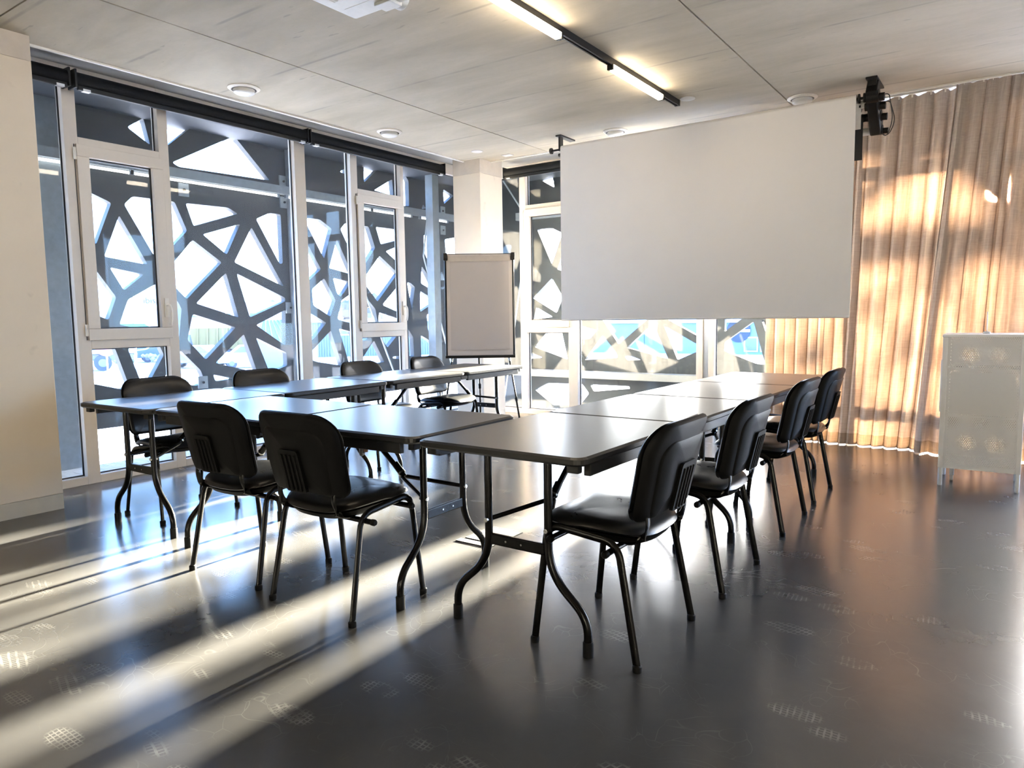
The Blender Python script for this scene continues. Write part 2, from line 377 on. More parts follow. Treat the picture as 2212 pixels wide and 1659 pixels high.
def column(name, x0, x1, y0, y1, label, base):
    t = empty_struct(name)
    MB().box(x0, x1, y0, y1, .10, 2.80).build('shaft', M['plaster'], t, bevel=.006)
    MB().box(x0+.001, x1-.001, y0+.001, y1-.001, 2.80, 3.02).build('column_head', M['capital'], t)
    MB().box(x0+.001, x1-.001, y0+.001, y1-.001, 0, .10).build('base_band', base, t)
    return t
column('pillar_left', -5.40, -5.0, .9, 2.03, '', M['skim'])
column('pillar_corner', -5.30, -4.912, 6.42, 6.84, '', M['plaster'])

# ------------------------------------------------------------------ glazing: s runs along the wall, d is depth outwards
def wall_fn(side):
    if side == 'left': return lambda s, d, z: (X0-d, s, z)
    return lambda s, d, z: (s, Y1+d, z)
def wbox(mb, fn, s0, s1, d0, d1, z0, z1):
    a = fn(s0, d0, z0); b = fn(s1, d1, z1)
    return mb.box(*sorted((a[0], b[0])), *sorted((a[1], b[1])), *sorted((a[2], b[2])))
win_no = [0]
def new_window():
    win_no[0] += 1; return empty_struct('window_%d' % win_no[0])
def pane(fn, w, s0, s1, z0, z1, m, name='pane'):
    wbox(MB(), fn, s0-.01, s1+.01, .062, .068, z0-.01, z1+.01).build(name, m, w)
    g = MB()
    for a, b, c, d in ((s0, s0+.009, z0, z1), (s1-.009, s1, z0, z1), (s0, s1, z0, z0+.009), (s0, s1, z1-.009, z1)):
        wbox(g, fn, a, b, .052, .062, c, d)
    g.build('gasket', M['gasket'], w)
def mullion(fn, w, s0, s1, z0=0, z1=3.02, d0=0, d1=.09, name='mullion'):
    wbox(MB(), fn, s0, s1, d0, d1, z0, z1).build(name, M['frame'], w, bevel=.003)
def rail(fn, w, s0, s1, z0, z1, d0=0, name='rail'):
    wbox(MB(), fn, s0, s1, d0, .09, z0, z1).build(name, M['frame'], w, bevel=.003)
TOP = 3.0
def fixed_window(side, s0, s1, glass):
    fn = wall_fn(side); w = new_window()
    rail(fn, w, s0, s1, 0, .06, name='bottom_rail'); rail(fn, w, s0, s1, 2.9, 3.02, name='top_rail')
    pane(fn, w, s0, s1, .06, 2.9, glass)
def sash_window(side, s0, s1, glass, hinge_first=True):
    "column of three lights with an opening sash in the middle; s0, s1 are the clear edges between the mullions"
    fn = wall_fn(side); w = new_window()
    rail(fn, w, s0, s1, 0, .06, name='bottom_rail'); rail(fn, w, s0, s1, 2.9, 3.02, name='top_rail')
    rail(fn, w, s0, s1, 2.475, 2.535, name='transom'); rail(fn, w, s0, s1, 1.005, 1.07, name='transom')
    pane(fn, w, s0, s1, 2.535, 2.9, glass, 'upper_pane'); pane(fn, w, s0, s1, .06, 1.005, glass, 'lower_pane')
    sa, sb, za, zb = s0-.02, s1+.02, 1.068, 2.482
    sash = empty_struct('sash'); del sash['kind']; sash.parent = w
    for a, b, c, d in ((sa, sb, za, za+.085), (sa, sb, zb-.085, zb)):
        wbox(MB(), fn, a, b, -.018, .05, c, d).build('sash_rail', M['frame'], sash, bevel=.004)
    for a, b in ((sa, sa+.085), (sb-.085, sb)):
        wbox(MB(), fn, a, b, -.018, .05, za+.0855, zb-.0855).build('sash_stile', M['frame'], sash, bevel=.004)
    g = MB()
    for a, b, c, d in ((sa+.085, sa+.097, za+.085, zb-.085), (sb-.097, sb-.085, za+.085, zb-.085), (sa+.085, sb-.085, za+.085, za+.095), (sa+.085, sb-.085, zb-.097, zb-.085)):
        wbox(g, fn, a, b, .018, .03, c, d)
    g.build('gasket', M['gasket'], sash)
    wbox(MB(), fn, sa+.075, sb-.075, .03, .036, za+.075, zb-.075).build('pane', glass, sash)
    hs, ls = (sb-.042, sa-.012) if hinge_first else (sa+.042, sb+.012)
    h = MB(); wbox(h, fn, hs-.016, hs+.016, -.030, -.018, 1.235, 1.385)
    c = Vector(fn(hs, -.05, 1.33)); tip = [Vector(fn(hs, -.03, 1.33)), Vector(fn(hs, -.062, 1.335)), Vector(fn(hs+.012, -.068, 1.30)), Vector(fn(hs+.012, -.066, 1.22)), Vector(fn(hs+.006, -.060, 1.175))]
    h.tube(fillet(tip, .03), .010, 8)
    h.build('handle', M['offwhite'], sash, smooth=True)
    for z in (1.10, 2.37):
        hm = MB(); hm.tube([fn(ls, -.012, z), fn(ls, -.012, z+.085)], .011, 8); hm.build('hinge', M['offwhite'], sash, smooth=True)
    wbox(MB(), fn, min(ls, ls+.004) if hinge_first else ls-.004, ls+.004 if hinge_first else ls, -.004, .0, 1.07, 2.48).build('shadow_gap', M['gasket'], sash)

GL, GR = M['glass_left'], M['glass_right']
fnL, fnR = wall_fn('left'), wall_fn('right')
fixed_window('left', 1.45, 2.44, GL)
sash_window('left', 2.53, 3.13, GL)
fixed_window('left', 3.21, 4.44, GL)
fixed_window('left', 4.56, 5.13, GL)
sash_window('left', 5.22, 5.85, GL)
fixed_window('left', 5.90, 7.21, GL)
fixed_window('right', -5.52, -4.97, GR)
sash_window('right', -4.88, -4.29, GR)
fixed_window('right', -4.165, -2.73, GR)
fixed_window('right', -2.535, -1.25, GR)
fixed_window('right', -1.15, .15, GR)
fixed_window('right', .25, 1.55, GR)
fixed_window('right', 1.65, 3.97, GR)
posts = empty_struct('trim_5')      # the mullions between the window bays
for s0, s1 in ((1.38, 1.45), (2.44, 2.53), (3.13, 3.21), (4.44, 4.56), (5.13, 5.22), (5.85, 5.90)): mullion(fnL, posts, s0, s1)
for s0, s1 in ((-4.97, -4.88), (-4.29, -4.165), (-2.73, -2.66), (-2.60, -2.535), (-1.25, -1.15), (.15, .25), (1.55, 1.65)): mullion(fnR, posts, s0, s1)
wbox(MB(), fnR, -2.66, -2.60, .02, .09, 0, 3.02).build('joint_post', M['alu'], posts)
MB().box(X0-.09, X0+.06, Y1-.06, Y1+.09, 0, 3.02).build('corner_post', M['frame'], posts)

# roller blinds under the ceiling edge
def blind(side, s0, s1, label):
    fn = (lambda s, d, z: (-5.455-d, s, z)) if side == 'left' else (lambda s, d, z: (s, 7.06+d, z))
    mid = fn((s0+s1)/2, 0, 2.88); t = thing('roller_blind', label, 'blind', mid, 0, 'black roller blinds along the windows')
    o = Vector(mid)
    r = MB(); pr = [Vector(fn(s0+.012, 0, 2.892))-o, Vector(fn(s1-.012, 0, 2.892))-o]; r.tube(pr, .056, 20); r.build('fabric_roll', M['blind'], t, smooth=True)
    b = MB(); a = Vector(fn(s0+.02, -.05, 2.818))-o; c = Vector(fn(s1-.02, -.022, 2.85))-o
    b.box(*sorted((a.x, c.x)), *sorted((a.y, c.y)), a.z, c.z); b.build('bottom_bar', M['blindbar'], t, bevel=.004)
    for s in (s0, s1-.012):
        k = MB(); a = Vector(fn(s, -.058, 2.83))-o; c = Vector(fn(s+.012, .06, 2.955))-o
        k.box(*sorted((a.x, c.x)), *sorted((a.y, c.y)), a.z, c.z); k.build('bracket', M['blindbar'], t)
    for s in (s0+.05, s1-.09):
        k = MB(); a = Vector(fn(s, -.054, 2.815))-o; c = Vector(fn(s+.05, -.018, 2.832))-o
        k.box(*sorted((a.x, c.x)), *sorted((a.y, c.y)), a.z, c.z); k.build('end_clip', M['alu'], t)
blind('left', 1.5, 2.43, 'short black roller blind beside the beige pillar at the far left')
blind('left', 2.46, 4.47, 'long black roller blind above the large window with the handled sash nearest')
blind('left', 4.49, 6.41, 'black roller blind ending at the corner pillar, above the narrow left wall windows')
blind('right', -5.02, -2.5, 'black roller blind partly hidden behind the white projection screen')

# ------------------------------------------------------------------ the facade screen: thick plates with rounded polygon openings
HOLES_A=[
 [(3.37,2.92),(3.52,3.03),(3.57,2.80)],
 [(3.68,3.17),(4.04,3.09),(3.69,2.79)],
 [(3.77,2.68),(4.44,3.05),(4.84,2.67),(3.83,2.65)],
 [(2.90,2.30),(3.01,2.31),(3.19,2.24),(3.04,1.87),(2.92,1.92)],
 [(3.30,2.24),(3.38,2.32),(3.77,2.32),(3.88,2.06),(3.62,1.79),(3.54,1.81)],
 [(3.25,2.14),(3.48,1.72),(3.10,1.77)],
 [(3.14,1.68),(3.44,1.63),(3.25,1.48)],
 [(2.91,1.79),(3.01,1.67),(3.18,1.42),(3.10,1.22),(3.01,1.26),(2.89,1.32)],
 [(3.28,1.40),(3.53,1.54),(3.66,1.55),(3.78,1.32),(3.74,1.05),(3.65,0.99),(3.52,1.10),(3.19,1.18)],
 [(3.88,2.32),(4.33,2.33),(4.44,2.28),(3.95,2.11)],
 [(4.65,2.25),(4.82,2.33),(4.96,2.33),(4.96,1.81),(4.92,1.80)],
 [(4.04,2.04),(4.46,2.18),(4.29,1.86)],
 [(4.59,2.16),(4.96,1.56),(4.37,1.79)],
 [(3.93,1.98),(4.23,1.78),(3.92,1.49),(3.84,1.41),(3.73,1.52),(3.68,1.70)],
 [(4.27,1.68),(4.39,1.23),(3.93,1.37)],
 [(4.39,1.68),(4.97,1.44),(4.97,1.40),(4.52,1.23)],
 [(4.59,1.15),(4.97,1.31),(4.95,0.93),(4.93,0.93)],
 [(3.89,1.27),(4.35,1.13),(4.00,0.82),(3.82,1.02)],
 [(4.44,1.06),(4.58,0.65),(4.10,0.78)],
 [(4.58,1.02),(4.96,0.84),(4.96,0.70),(4.73,0.64)],
 [(3.75,0.92),(3.94,0.72),(3.98,0.60),(3.88,0.57),(3.57,0.66),(3.66,0.86)],
 [(4.07,0.67),(4.30,0.61),(4.20,0.60),(4.09,0.60)],
 [(2.89,1.02),(2.97,1.05),(3.14,0.97),(3.24,0.63),(3.18,0.60),(2.94,0.67),(2.85,0.70)],
 [(3.25,0.96),(3.37,1.03),(3.52,1.03),(3.58,0.89),(3.43,0.65),(3.34,0.68)],
 [(2.42,2.34),(2.72,2.32),(2.81,1.94),(2.53,1.77)],
 [(2.47,1.70),(2.84,1.76),(2.83,1.45),(2.62,1.42)],
 [(2.49,2.76),(3.09,2.88),(2.84,2.50)],
 [(2.38,1.44),(2.76,1.25),(2.81,1.03),(2.47,0.76),(2.31,0.95)],
]
HOLES_B=[
 [(5.30,2.33),(5.49,2.33),(5.66,2.24),(5.53,1.89),(5.29,2.28)],
 [(5.28,2.07),(5.33,2.00),(5.48,1.77),(5.27,1.61)],
 [(5.73,2.13),(5.95,1.73),(5.60,1.79)],
 [(5.79,2.25),(5.87,2.33),(6.24,2.32),(6.34,2.07),(6.17,1.87),(6.04,1.83)],
 [(6.36,2.33),(6.77,2.33),(6.76,2.20),(6.44,2.12)],
 [(6.52,2.04),(6.77,2.13),(6.77,1.89)],
 [(6.41,1.98),(6.75,1.76),(6.73,1.78),(6.35,1.41),(6.17,1.60),(6.18,1.74)],
 [(6.79,1.67),(6.77,1.27),(6.65,1.30),(6.43,1.37)],
 [(6.37,1.28),(6.77,1.18),(6.68,0.98),(6.50,0.83),(6.34,1.02)],
 [(6.13,1.49),(6.31,1.32),(6.35,1.13),(6.24,1.02),(6.12,0.93),(6.04,0.95)],
 [(6.27,0.93),(6.44,0.65),(6.11,0.63),(6.02,0.67)],
 [(5.65,1.68),(5.92,1.64),(5.81,1.51),(5.75,1.46),(5.70,1.51)],
 [(5.52,1.67),(5.68,1.42),(5.59,1.23),(5.35,1.36),(5.34,1.54)],
 [(5.77,1.42),(5.94,1.51),(6.04,1.55),(6.03,1.12),(5.72,1.19),(5.70,1.21)],
 [(5.27,1.29),(5.35,1.25),(5.53,1.16),(5.36,1.00),(5.25,0.92)],
 [(5.59,1.07),(5.74,0.65),(5.35,0.72),(5.27,0.76),(5.27,0.82)],
 [(5.71,1.09),(5.90,1.05),(5.95,.98),(5.93,.68),(5.85,.67)],
 [(6.82,3.03),(6.90,3.05),(6.97,2.97),(6.97,2.65),(6.82,2.64)],
 [(7.24,2.71),(7.30,2.66),(7.21,2.64)],
 [(7.66,2.96),(7.88,2.90),(7.67,2.76)],
 [(7.24,2.31),(7.54,2.31),(7.43,1.82),(7.32,1.95),(7.23,2.09)],
 [(7.67,2.28),(7.98,2.34),(7.99,2.01),(7.69,2.07)],
 [(7.18,1.89),(7.28,1.80),(7.46,1.55),(7.16,1.66)],
 [(7.14,1.56),(7.47,1.43),(7.13,1.28)],
 [(7.26,1.24),(7.41,1.30),(7.58,0.84),(7.27,1.04)],
 [(7.25,0.92),(7.50,0.77),(7.29,0.65),(7.13,0.63),(7.13,0.97)],
 [(7.40,0.65),(7.57,0.70),(7.53,0.61)],
 [(6.89,1.67),(6.96,1.66),(7.04,1.61),(6.97,1.30)],
 [(6.89,1.06),(6.98,0.95),(6.99,0.69),(6.90,0.70)],
 [(6.59,0.71),(6.72,0.72),(6.72,0.67),(6.59,0.69)],
 [(6.19,3.11),(6.51,3.10),(6.19,2.84)],
 [(6.35,2.77),(6.67,2.95),(6.69,2.75)],
 [(5.81,2.91),(5.91,2.97),(5.91,2.89)],
]
HOLES_C=[
 [(-5.32,2.37),(-5.09,2.37),(-4.92,2.29),(-5.09,1.89)],
 [(-5.01,1.82),(-4.91,2.05),(-4.70,1.82),(-4.72,1.73)],
 [(-5.09,1.71),(-4.92,1.45),(-5.02,1.24),(-5.40,1.45)],
 [(-5.35,1.33),(-5.08,1.19),(-5.39,1.16)],
 [(-5.38,0.78),(-5.11,1.06),(-4.96,1.07),(-4.85,0.62)],
 [(-5.44,0.70),(-5.25,0.64),(-5.44,0.62)],
 [(-5.38,0.19),(-5.17,0.29),(-4.63,0.30),(-4.53,0.18),(-4.66,0.03),(-5.08,-0.01)],
 [(-4.51,0.30),(-3.95,0.30),(-3.94,0.27),(-4.46,0.21)],
 [(-5.30,3.04),(-5.21,3.09),(-5.07,3.10),(-5.04,2.89)],
 [(-4.82,1.12),(-4.69,1.08),(-4.41,1.01),(-4.51,0.90),(-4.73,0.89)],
 [(-4.34,1.16),(-4.21,1.30),(-3.83,1.29),(-3.71,1.14),(-4.10,0.83)],
 [(-4.33,0.95),(-4.13,0.72),(-4.11,0.66),(-4.60,0.62)],
 [(-3.63,1.10),(-3.43,0.66),(-3.99,0.79)],
 [(-3.49,1.07),(-3.08,0.85),(-2.95,0.81),(-3.08,0.75),(-3.31,0.65)],
 [(-3.44,1.14),(-3.08,0.95),(-2.92,0.92),(-2.93,1.30),(-3.44,1.29)],
 [(-4.02,0.69),(-3.91,0.68),(-3.79,0.64),(-3.98,0.63)],
 [(-2.74,1.27),(-2.49,1.18),(-2.74,0.99)],
 [(-2.41,1.11),(-2.27,0.62),(-2.37,0.63),(-2.74,0.77),(-2.74,0.87)],
 [(-2.32,1.12),(-2.01,1.10),(-2.17,0.70)],
]

def round_poly(p, r=.022, n=3):
    P = [Vector((*q, 0)) for q in p]; out = []
    for i in range(len(P)):
        a, b, c = P[i-1], P[i], P[(i+1) % len(P)]
        u, w = a-b, c-b; rr = min(r, u.length*.4, w.length*.4); p0 = b+u.normalized()*rr; p1 = b+w.normalized()*rr
        for k in range(n+1):
            t = k/n; out.append((1-t)**2*p0 + 2*t*(1-t)*b + t*t*p1)
    return out
def facade_panel(side, rect, holes, label, thick=.07):
    s0, s1, z0, z1 = rect
    cu = bpy.data.curves.new('lattice', 'CURVE'); cu.dimensions = '2D'; cu.fill_mode = 'BOTH'; cu.extrude = thick/2
    polys = [[Vector((s0, z0, 0)), Vector((s1, z0, 0)), Vector((s1, z1, 0)), Vector((s0, z1, 0))]] + [round_poly(h) for h in holes]
    for pl in polys:
        sp = cu.splines.new('POLY'); sp.points.add(len(pl)-1); sp.use_cyclic_u = True
        for q, v in zip(sp.points, pl): q.co = (v.x, v.y, 0, 1)
    tmp = bpy.data.objects.new('tmp', cu); COL.objects.link(tmp)
    dg = bpy.context.evaluated_depsgraph_get(); dg.update()
    me = bpy.data.meshes.new_from_object(tmp.evaluated_get(dg)); bpy.data.objects.remove(tmp); bpy.data.curves.remove(cu)
    for v in me.vertices:
        a, b, c = v.co
        v.co = (XL-thick/2+c, a, b) if side == 'left' else (a, YR+thick/2+c, b)
    bm = bmesh.new(); bm.from_mesh(me); bmesh.ops.recalc_face_normals(bm, faces=bm.faces); bm.to_mesh(me); bm.free()
    me.name = 'lattice_screen'; me.materials.clear(); me.materials.append(M['lattice'])
    o = bpy.data.objects.new('lattice_screen', me); COL.objects.link(o)
    return tag(o, label, 'facade screen', 'lattice screens of the facade')
XL, YR = -6.5, 8.2
facade_panel('left', (.3, 5.09, .27, 3.7), HOLES_A[:24], 'dark lattice facade panel outside the two left wall windows nearest the beige pillar')
facade_panel('left', (5.105, 8.27, .27, 3.7), HOLES_B, 'dark lattice facade panel outside the narrow left wall windows beside the corner')
shift = lambda hs, dx, zmin=-9: [[(y+dx, z) for y, z in h] for h in hs if min(z for _, z in h) > zmin]
facade_panel('right', (XL, -2.06 , -.7, 3.7), HOLES_C + shift(HOLES_A[:22], -7.47, 1.40), 'lattice facade panel outside the windows under the projection screen')
YR = 15.0                            # unseen lattice added further out, to soften the dappled sun on the curtain
for k, x in enumerate((-2.35, -.15, 2.05)):
    facade_panel('right', (x, x+2.19, -1.75, 4.4), [[(c[0]+(y-c[0])*1.10, (c[1]+(z-c[1])*1.10)*1.15) for y, z in h] for h in shift(HOLES_A[:24], x-2.84) for c in [(sum(p[0] for p in h)/len(h), sum(p[1] for p in h)/len(h))]],
                 ['lattice screen of the next wing behind the linen curtain, nearest the projection screen', 'lattice screen of the next wing straight behind the white cabinet', 'lattice screen of the next wing out to the right of the cabinet'][k])
YR = 8.2
gal = thing('walkway', 'galvanised steel walkway with posts and grating between glass and lattice', 'walkway', (XL+.12, 5.1, 0))
def gadd(mb, name, m=None): 
    o = mb.build(name, m or M['galv'], gal); o.matrix_parent_inverse = Matrix.Translation(-Vector(gal.location)); return o
gadd(MB().box(XL+.02, XL+.10, .3, 7.9, 2.53, 2.615), 'beam')
gadd(MB().box(XL+.012, XL+.03, .3, 2.80, -.1, 3.3), 'end_plate', M['plate'])
for y in (5.09,): gadd(MB().box(XL+.005, XL+.085, y-.05, y+.05, -.1, 3.3), 'post')
gadd(MB().box(-6.26, -6.14, 7.02, 7.14, -.1, 3.3), 'post'); gadd(MB().box(-5.87, -5.73, 7.86, 7.98, -.1, 3.3), 'post')
gadd(MB().box(-5.6, 4.2, YR-.22, YR-.04, .40, .485), 'ledge', M['ledge'])
gadd(MB().box(-5.6, 4.2, YR-.10, YR-.02, 2.50, 2.60), 'beam')
for y, z in ((3.86, 2.44), (5.0, 2.46), (5.0, 2.68), (5.02, 1.33), (3.95, .60), (6.78, .62), (7.62, 2.40), (7.62, 2.66)):
    gadd(MB().box(XL+.002, XL+.018, y-.05, y+.05, z-.06, z+.06), 'bracket_plate')
    gadd(MB().lathe([(.012, 0), (.012, .012), (.006, .016)], (XL+.018, y, z), 10, Matrix.Rotation(pi/2, 4, 'Y')), 'bolt', M['dark'])
for a, b in (((-6.3, 7.2, 3.1), (-6.3, 7.0, 2.0)), ((-6.3, 7.0, 2.0), (-6.36, 7.75, .1)), ((-5.75, 7.95, 3.1), (-5.3, 7.98, 2.45)), ((-5.3, 7.98, 2.45), (-5.72, 7.95, .1)), ((-6.2, 6.5, .1), (-6.42, 6.05, 1.55))):
    gadd(MB().tube([a, b], .011, 8), 'bracing_rod', M['wood'])
for li, (ya, yb) in enumerate(((.4, 1.75), (1.82, 3.32), (3.36, 4.86), (5.0, 6.2), (6.24, 6.9), (7.1, 7.62))):
    t = thing('tube_lamp', '', 'lamp'); del t['label']
    MB().tube([(XL+.075, ya, 2.508), (XL+.075, yb, 2.508)], .012, 10).build('tube', M['led'], t, smooth=True)
    for y in (ya-.03, yb): MB().box(XL+.060, XL+.092, y, y+.03, 2.493, 2.529).build('end_cap', M['galv'], t)
    t['group'] = 'lit tube lamps under the outer beam'; t['label'] = ['lit tube lamp under the outer beam, mostly behind the beige pillar', 'lit tube lamp under the outer beam, seen beside the pillar and through the first sash', 'long lit tube lamp under the outer beam, across the widest left pane', 'lit tube lamp under the outer beam, in the narrow pane past the wide one', 'short lit tube lamp under the outer beam, behind the second sash', 'shortest lit tube lamp under the outer beam, next to the corner pillar'][li]
g = MB()
for k in range(24): g.box(XL+.05+k*.036, XL+.055+k*.036, .3, 8.1, -.07, -.03)
for k in range(80): g.box(XL+.05, X0-.1, .3+k*.098, .304+k*.098, -.065, -.035)
for k in range(20): g.box(X0-.1, 4.2, Y1+.12+k*.036, Y1+.125+k*.036, -.07, -.03)
for k in range(98): g.box(X0-.1+k*.1, X0-.096+k*.1, Y1+.1, YR-.05, -.065, -.035)
gadd(g, 'grating', M['grate'])['kind'] = 'stuff'

# ------------------------------------------------------------------ the world outside, 40 to 80 m away
GZ = -1.8
struct(MB().box(-140, 60, -40, 190, GZ-.3, GZ).build('ground', M['ground']))
def frame_at(x, y, ang): return Matrix.Translation((x, y, GZ)) @ Matrix.Rotation(radians(ang), 4, 'Z')
def text_mesh(body, size, m, name, parent, Mx, thick=.03):
    cu = bpy.data.curves.new('t', 'FONT'); cu.body = body; cu.size = size; cu.extrude = thick; cu.align_x = 'CENTER'; cu.offset = .012*size
    tmp = bpy.data.objects.new('t', cu); COL.objects.link(tmp); dg = bpy.context.evaluated_depsgraph_get(); dg.update()
    me = bpy.data.meshes.new_from_object(tmp.evaluated_get(dg)); bpy.data.objects.remove(tmp); bpy.data.curves.remove(cu)
    me.materials.clear(); me.materials.append(m); o = bpy.data.objects.new(name, me); COL.objects.link(o); o.parent = parent; o.matrix_local = Mx
    return o
UP = Matrix.Rotation(pi/2, 4, 'X')     # text standing upright, facing local -Y
def house(x, y, ang, w, d, hw, hr, label, roof, wins, hip=.12):
    t = thing('house', label, 'house', (x, y, GZ), radians(ang), None)
    MB().box(-w/2, w/2, 0, d, 0, hw).build('wall', M['wall_pale'], t)
    r = MB(); e = .5
    r.add([(-w/2-e,-e,hw),(w/2+e,-e,hw),(w/2+e,d+e,hw),(-w/2-e,d+e,hw),(-w/2*(1-hip),d/2,hw+hr),(w/2*(1-hip),d/2,hw+hr)], [(0,1,5,4),(1,2,5),(2,3,4,5),(3,0,4),(3,2,1,0)])
    r.build('roof', roof, t)
    for wx, wz, ww, wh in wins:
        p = MB().box(wx-ww/2, wx+ww/2, -.06, .02, wz, wz+wh).build('window', M['wall_pale'], t)
        MB().box(wx-ww/2+.1, wx+ww/2-.1, -.09, -.06, wz+.1, wz+wh-.1).build('pane', M['pane'], p)
    return t
hz = house(-66, 43, 57, 13, 9, 2.1, 2.9, 'white house with tiled pink roof and skylights seen through the lattice', M['roof_pink'], [(-2.0, .7, .9, 1.0), (1.2, .7, .9, 1.0), (4, .7, .9, 1.0)], .02)
for k in (-3, 0, 3): MB().obox((k, 1.9, 2.1+2.9*1.9/4.5+.12), (.55, 0, 0), (0, .42, .27), (0, -.03, .04)).build('skylight', M['pane'], hz)
house(-92, 70, 55, 16, 10, 2.2, 2.6, 'house with a grey roof standing behind the yellow skip', M['roof_grey'], [(-3, .7, 1, 1.1), (2, .7, 1, 1.1)])
house(-84, 29, 68, 22, 9, 2.4, 1.9, 'long low building with a grey roof in front of the white hotel', M['roof_grey'], [(-6, .8, 1.2, 1.1), (-1, .8, 1.2, 1.1), (5, .8, 1.2, 1.1)])
t = thing('hotel_building', 'white hotel block far behind the roofs with grey letters at its top', 'building', (-107.6, 57.5, GZ), radians(61.9))
MB().box(-16, 10, 0, 12, 0, 8.6).build('wall', M['hotel'], t)
text_mesh('ibis', 1.3, M['letter'], 'lettering', t, Matrix.Translation((0, -.1, 5.8)) @ UP)
for k in range(6):
    p = MB().box(-14.5+k*3.4, -13+k*3.4, -.08, 0, 2.6, 4.2).build('window', M['wall_pale'], t); MB().box(-14.3+k*3.4, -13.2+k*3.4, -.12, -.08, 2.8, 4.0).build('pane', M['pane'], p)
def wheels(t, xs, y0, y1, r, w=.25):
    for x in xs:
        for y in (y0, y1):
            o = MB().lathe([(r*.55, -w/2-.01), (r, -w/2), (r, w/2), (r*.55, w/2+.01)], (x, y, r), 16, Matrix.Rotation(pi/2, 4, 'X')).build('wheel', M['tyre'], t)
            MB().lathe([(r*.5, -w/2-.03), (r*.5, w/2+.03)], (x, y, r), 12, Matrix.Rotation(pi/2, 4, 'X')).build('hub', M['silver'], o)
# white lorry
t = thing('lorry', 'white box lorry with red lettering parked across the road', 'lorry', (-46.0, 21.0, GZ), radians(65.4))
MB().box(-6.5, 2.2, 0, 2.4, 1.05, 3.45).build('box_body', M['whitecar'], t, bevel=.04)
MB().box(-8.6, 2.1, .3, 2.1, .65, 1.02).build('chassis', M['silver'], t)
c = MB(); c.prism([(-6.8, .65), (-8.9, .65), (-9.05, 1.6), (-8.6, 2.9), (-6.8, 2.95)], .05, 2.35, lambda x, z, y: (x, y, z)); c.build('cab', M['whitecar'], t)
MB().box(-5.2, -.9, -.02, .03, .5, .8).build('side_guard', M['silver'], t)
wheels(t, (-7.8, -5.8, .4), .2, 2.2, .5)
text_mesh('asa', .95, M['redletter'], 'lettering', t, Matrix.Translation((1.0, -.05, 1.75)) @ UP)
def car(x, y, ang, m, label, L=4.2):
    t = thing('car', label, 'car', (x, y, GZ), radians(ang), 'cars in the car park')
    b = MB(); k = L/4.2
    prof = [(-2.1,.35),(-2.1,.75),(-1.95,.9),(-1.3,.98),(-.75,1.42),(.85,1.44),(1.45,1.0),(2.0,.92),(2.1,.6),(2.1,.35)]
    b.prism([(a*k, z) for a, z in prof], 0, 1.7, lambda x, z, y: (x, y, z)); b.build('car_body', m, t, bevel=.03)
    g = MB(); g.prism([(-1.2*k,1.0),(-.72*k,1.37),(.8*k,1.38),(1.3*k,1.02)], -.015, 1.715, lambda x, z, y: (x, y, z)); g.build('side_window', M['pane'], t)
    wheels(t, (-1.3*k, 1.3*k), .12, 1.58, .32, .2)
car(-42.6, 25.0, 30, M['silver'], 'silver car parked at an angle past the white lorry')
car(-51.5, 28.6, 66, M['bluecar'], 'dark blue car behind the silver car in the car park')
car(-39.2, 27.4, 60, M['whitecar'], 'white car seen at the left edge of the large window pane')
car(-57.5, 29.5, 66, M['silver'], 'grey car parked in the row furthest from the window')
t = thing('van', 'small blue van below the tiled house', 'van', (-54.8, 34.0, GZ), radians(57))
c = MB(); c.prism([(-1.9,.35),(-1.9,1.75),(-1.7,1.9),(.6,1.9),(1.3,1.2),(1.95,1.05),(2.0,.35)], 0, 1.75, lambda x, z, y: (x, y, z)); c.build('van_body', M['bluecar'], t, bevel=.04)
MB().box(-1.5, .4, -.03, .0, 1.2, 1.7).build('side_window', M['pane'], t); wheels(t, (-1.2, 1.2), .12, 1.6, .33, .2)
t = thing('skip_container', 'yellow ribbed steel skip standing beyond the hedge', 'skip', (-51.2, 33.6, GZ), radians(52))
c = MB(); c.prism([(-2.6,.75),(2.2,.75),(2.5,2.45),(-2.9,2.45)], 0, 2.2, lambda x, z, y: (x, y, z)); c.build('tub', M['yellow'], t)
for k in range(7): MB().obox((-2.3+k*.72, -.05, 1.6), (.06, 0, 0), (0, .06, 0), (.04, 0, .84)).build('rib', M['yellow'], t)
wheels(t, (-1.3, -.3, 1.6), .2, 2.0, .42)
t = thing('kiosk', 'pale blue kiosk with a ribbed slanting roof close beyond the lattice', 'kiosk', (-33.6, 25.6, GZ), radians(52))
MB().box(-1.5, 1.7, 0, 2.4, 0, 1.85).build('wall', M['paleblue'], t)
c = MB(); c.add([(-1.6,-.1,1.85),(1.8,-.1,1.85),(1.8,2.5,1.85),(-1.6,2.5,1.85),(-1.3,1.6,3.0),(.2,1.6,3.0)], [(0,1,5,4),(1,2,5),(2,3,4,5),(3,0,4),(3,2,1,0)]); c.build('roof', M['paleblue'], t)
for k in range(9):
    a = Vector((-1.45+k*.38, -.1, 1.87)); b = Vector((-1.25+k*.17, 1.6, 3.02)); MB().tube([a, b], .035, 5).build('roof_rib', M['silver'], t)
t = thing('warehouse', 'pale corrugated warehouse wall filling the view by the corner windows', 'building', (-42, 41, GZ), radians(48))
MB().box(-9, 12, 0, 8, 0, 2.75).build('wall', M['palecorr'], t)
c = MB()
for k in range(105): c.box(-9+k*.2, -8.9+k*.2, -.06, 0, 0, 2.7)
o = c.build('corrugation', M['palecorr'], t); o['kind'] = 'stuff'
MB().box(-9.2, 12.2, -.3, 8.2, 2.75, 2.95).build('roof_edge', M['wall_pale'], t)
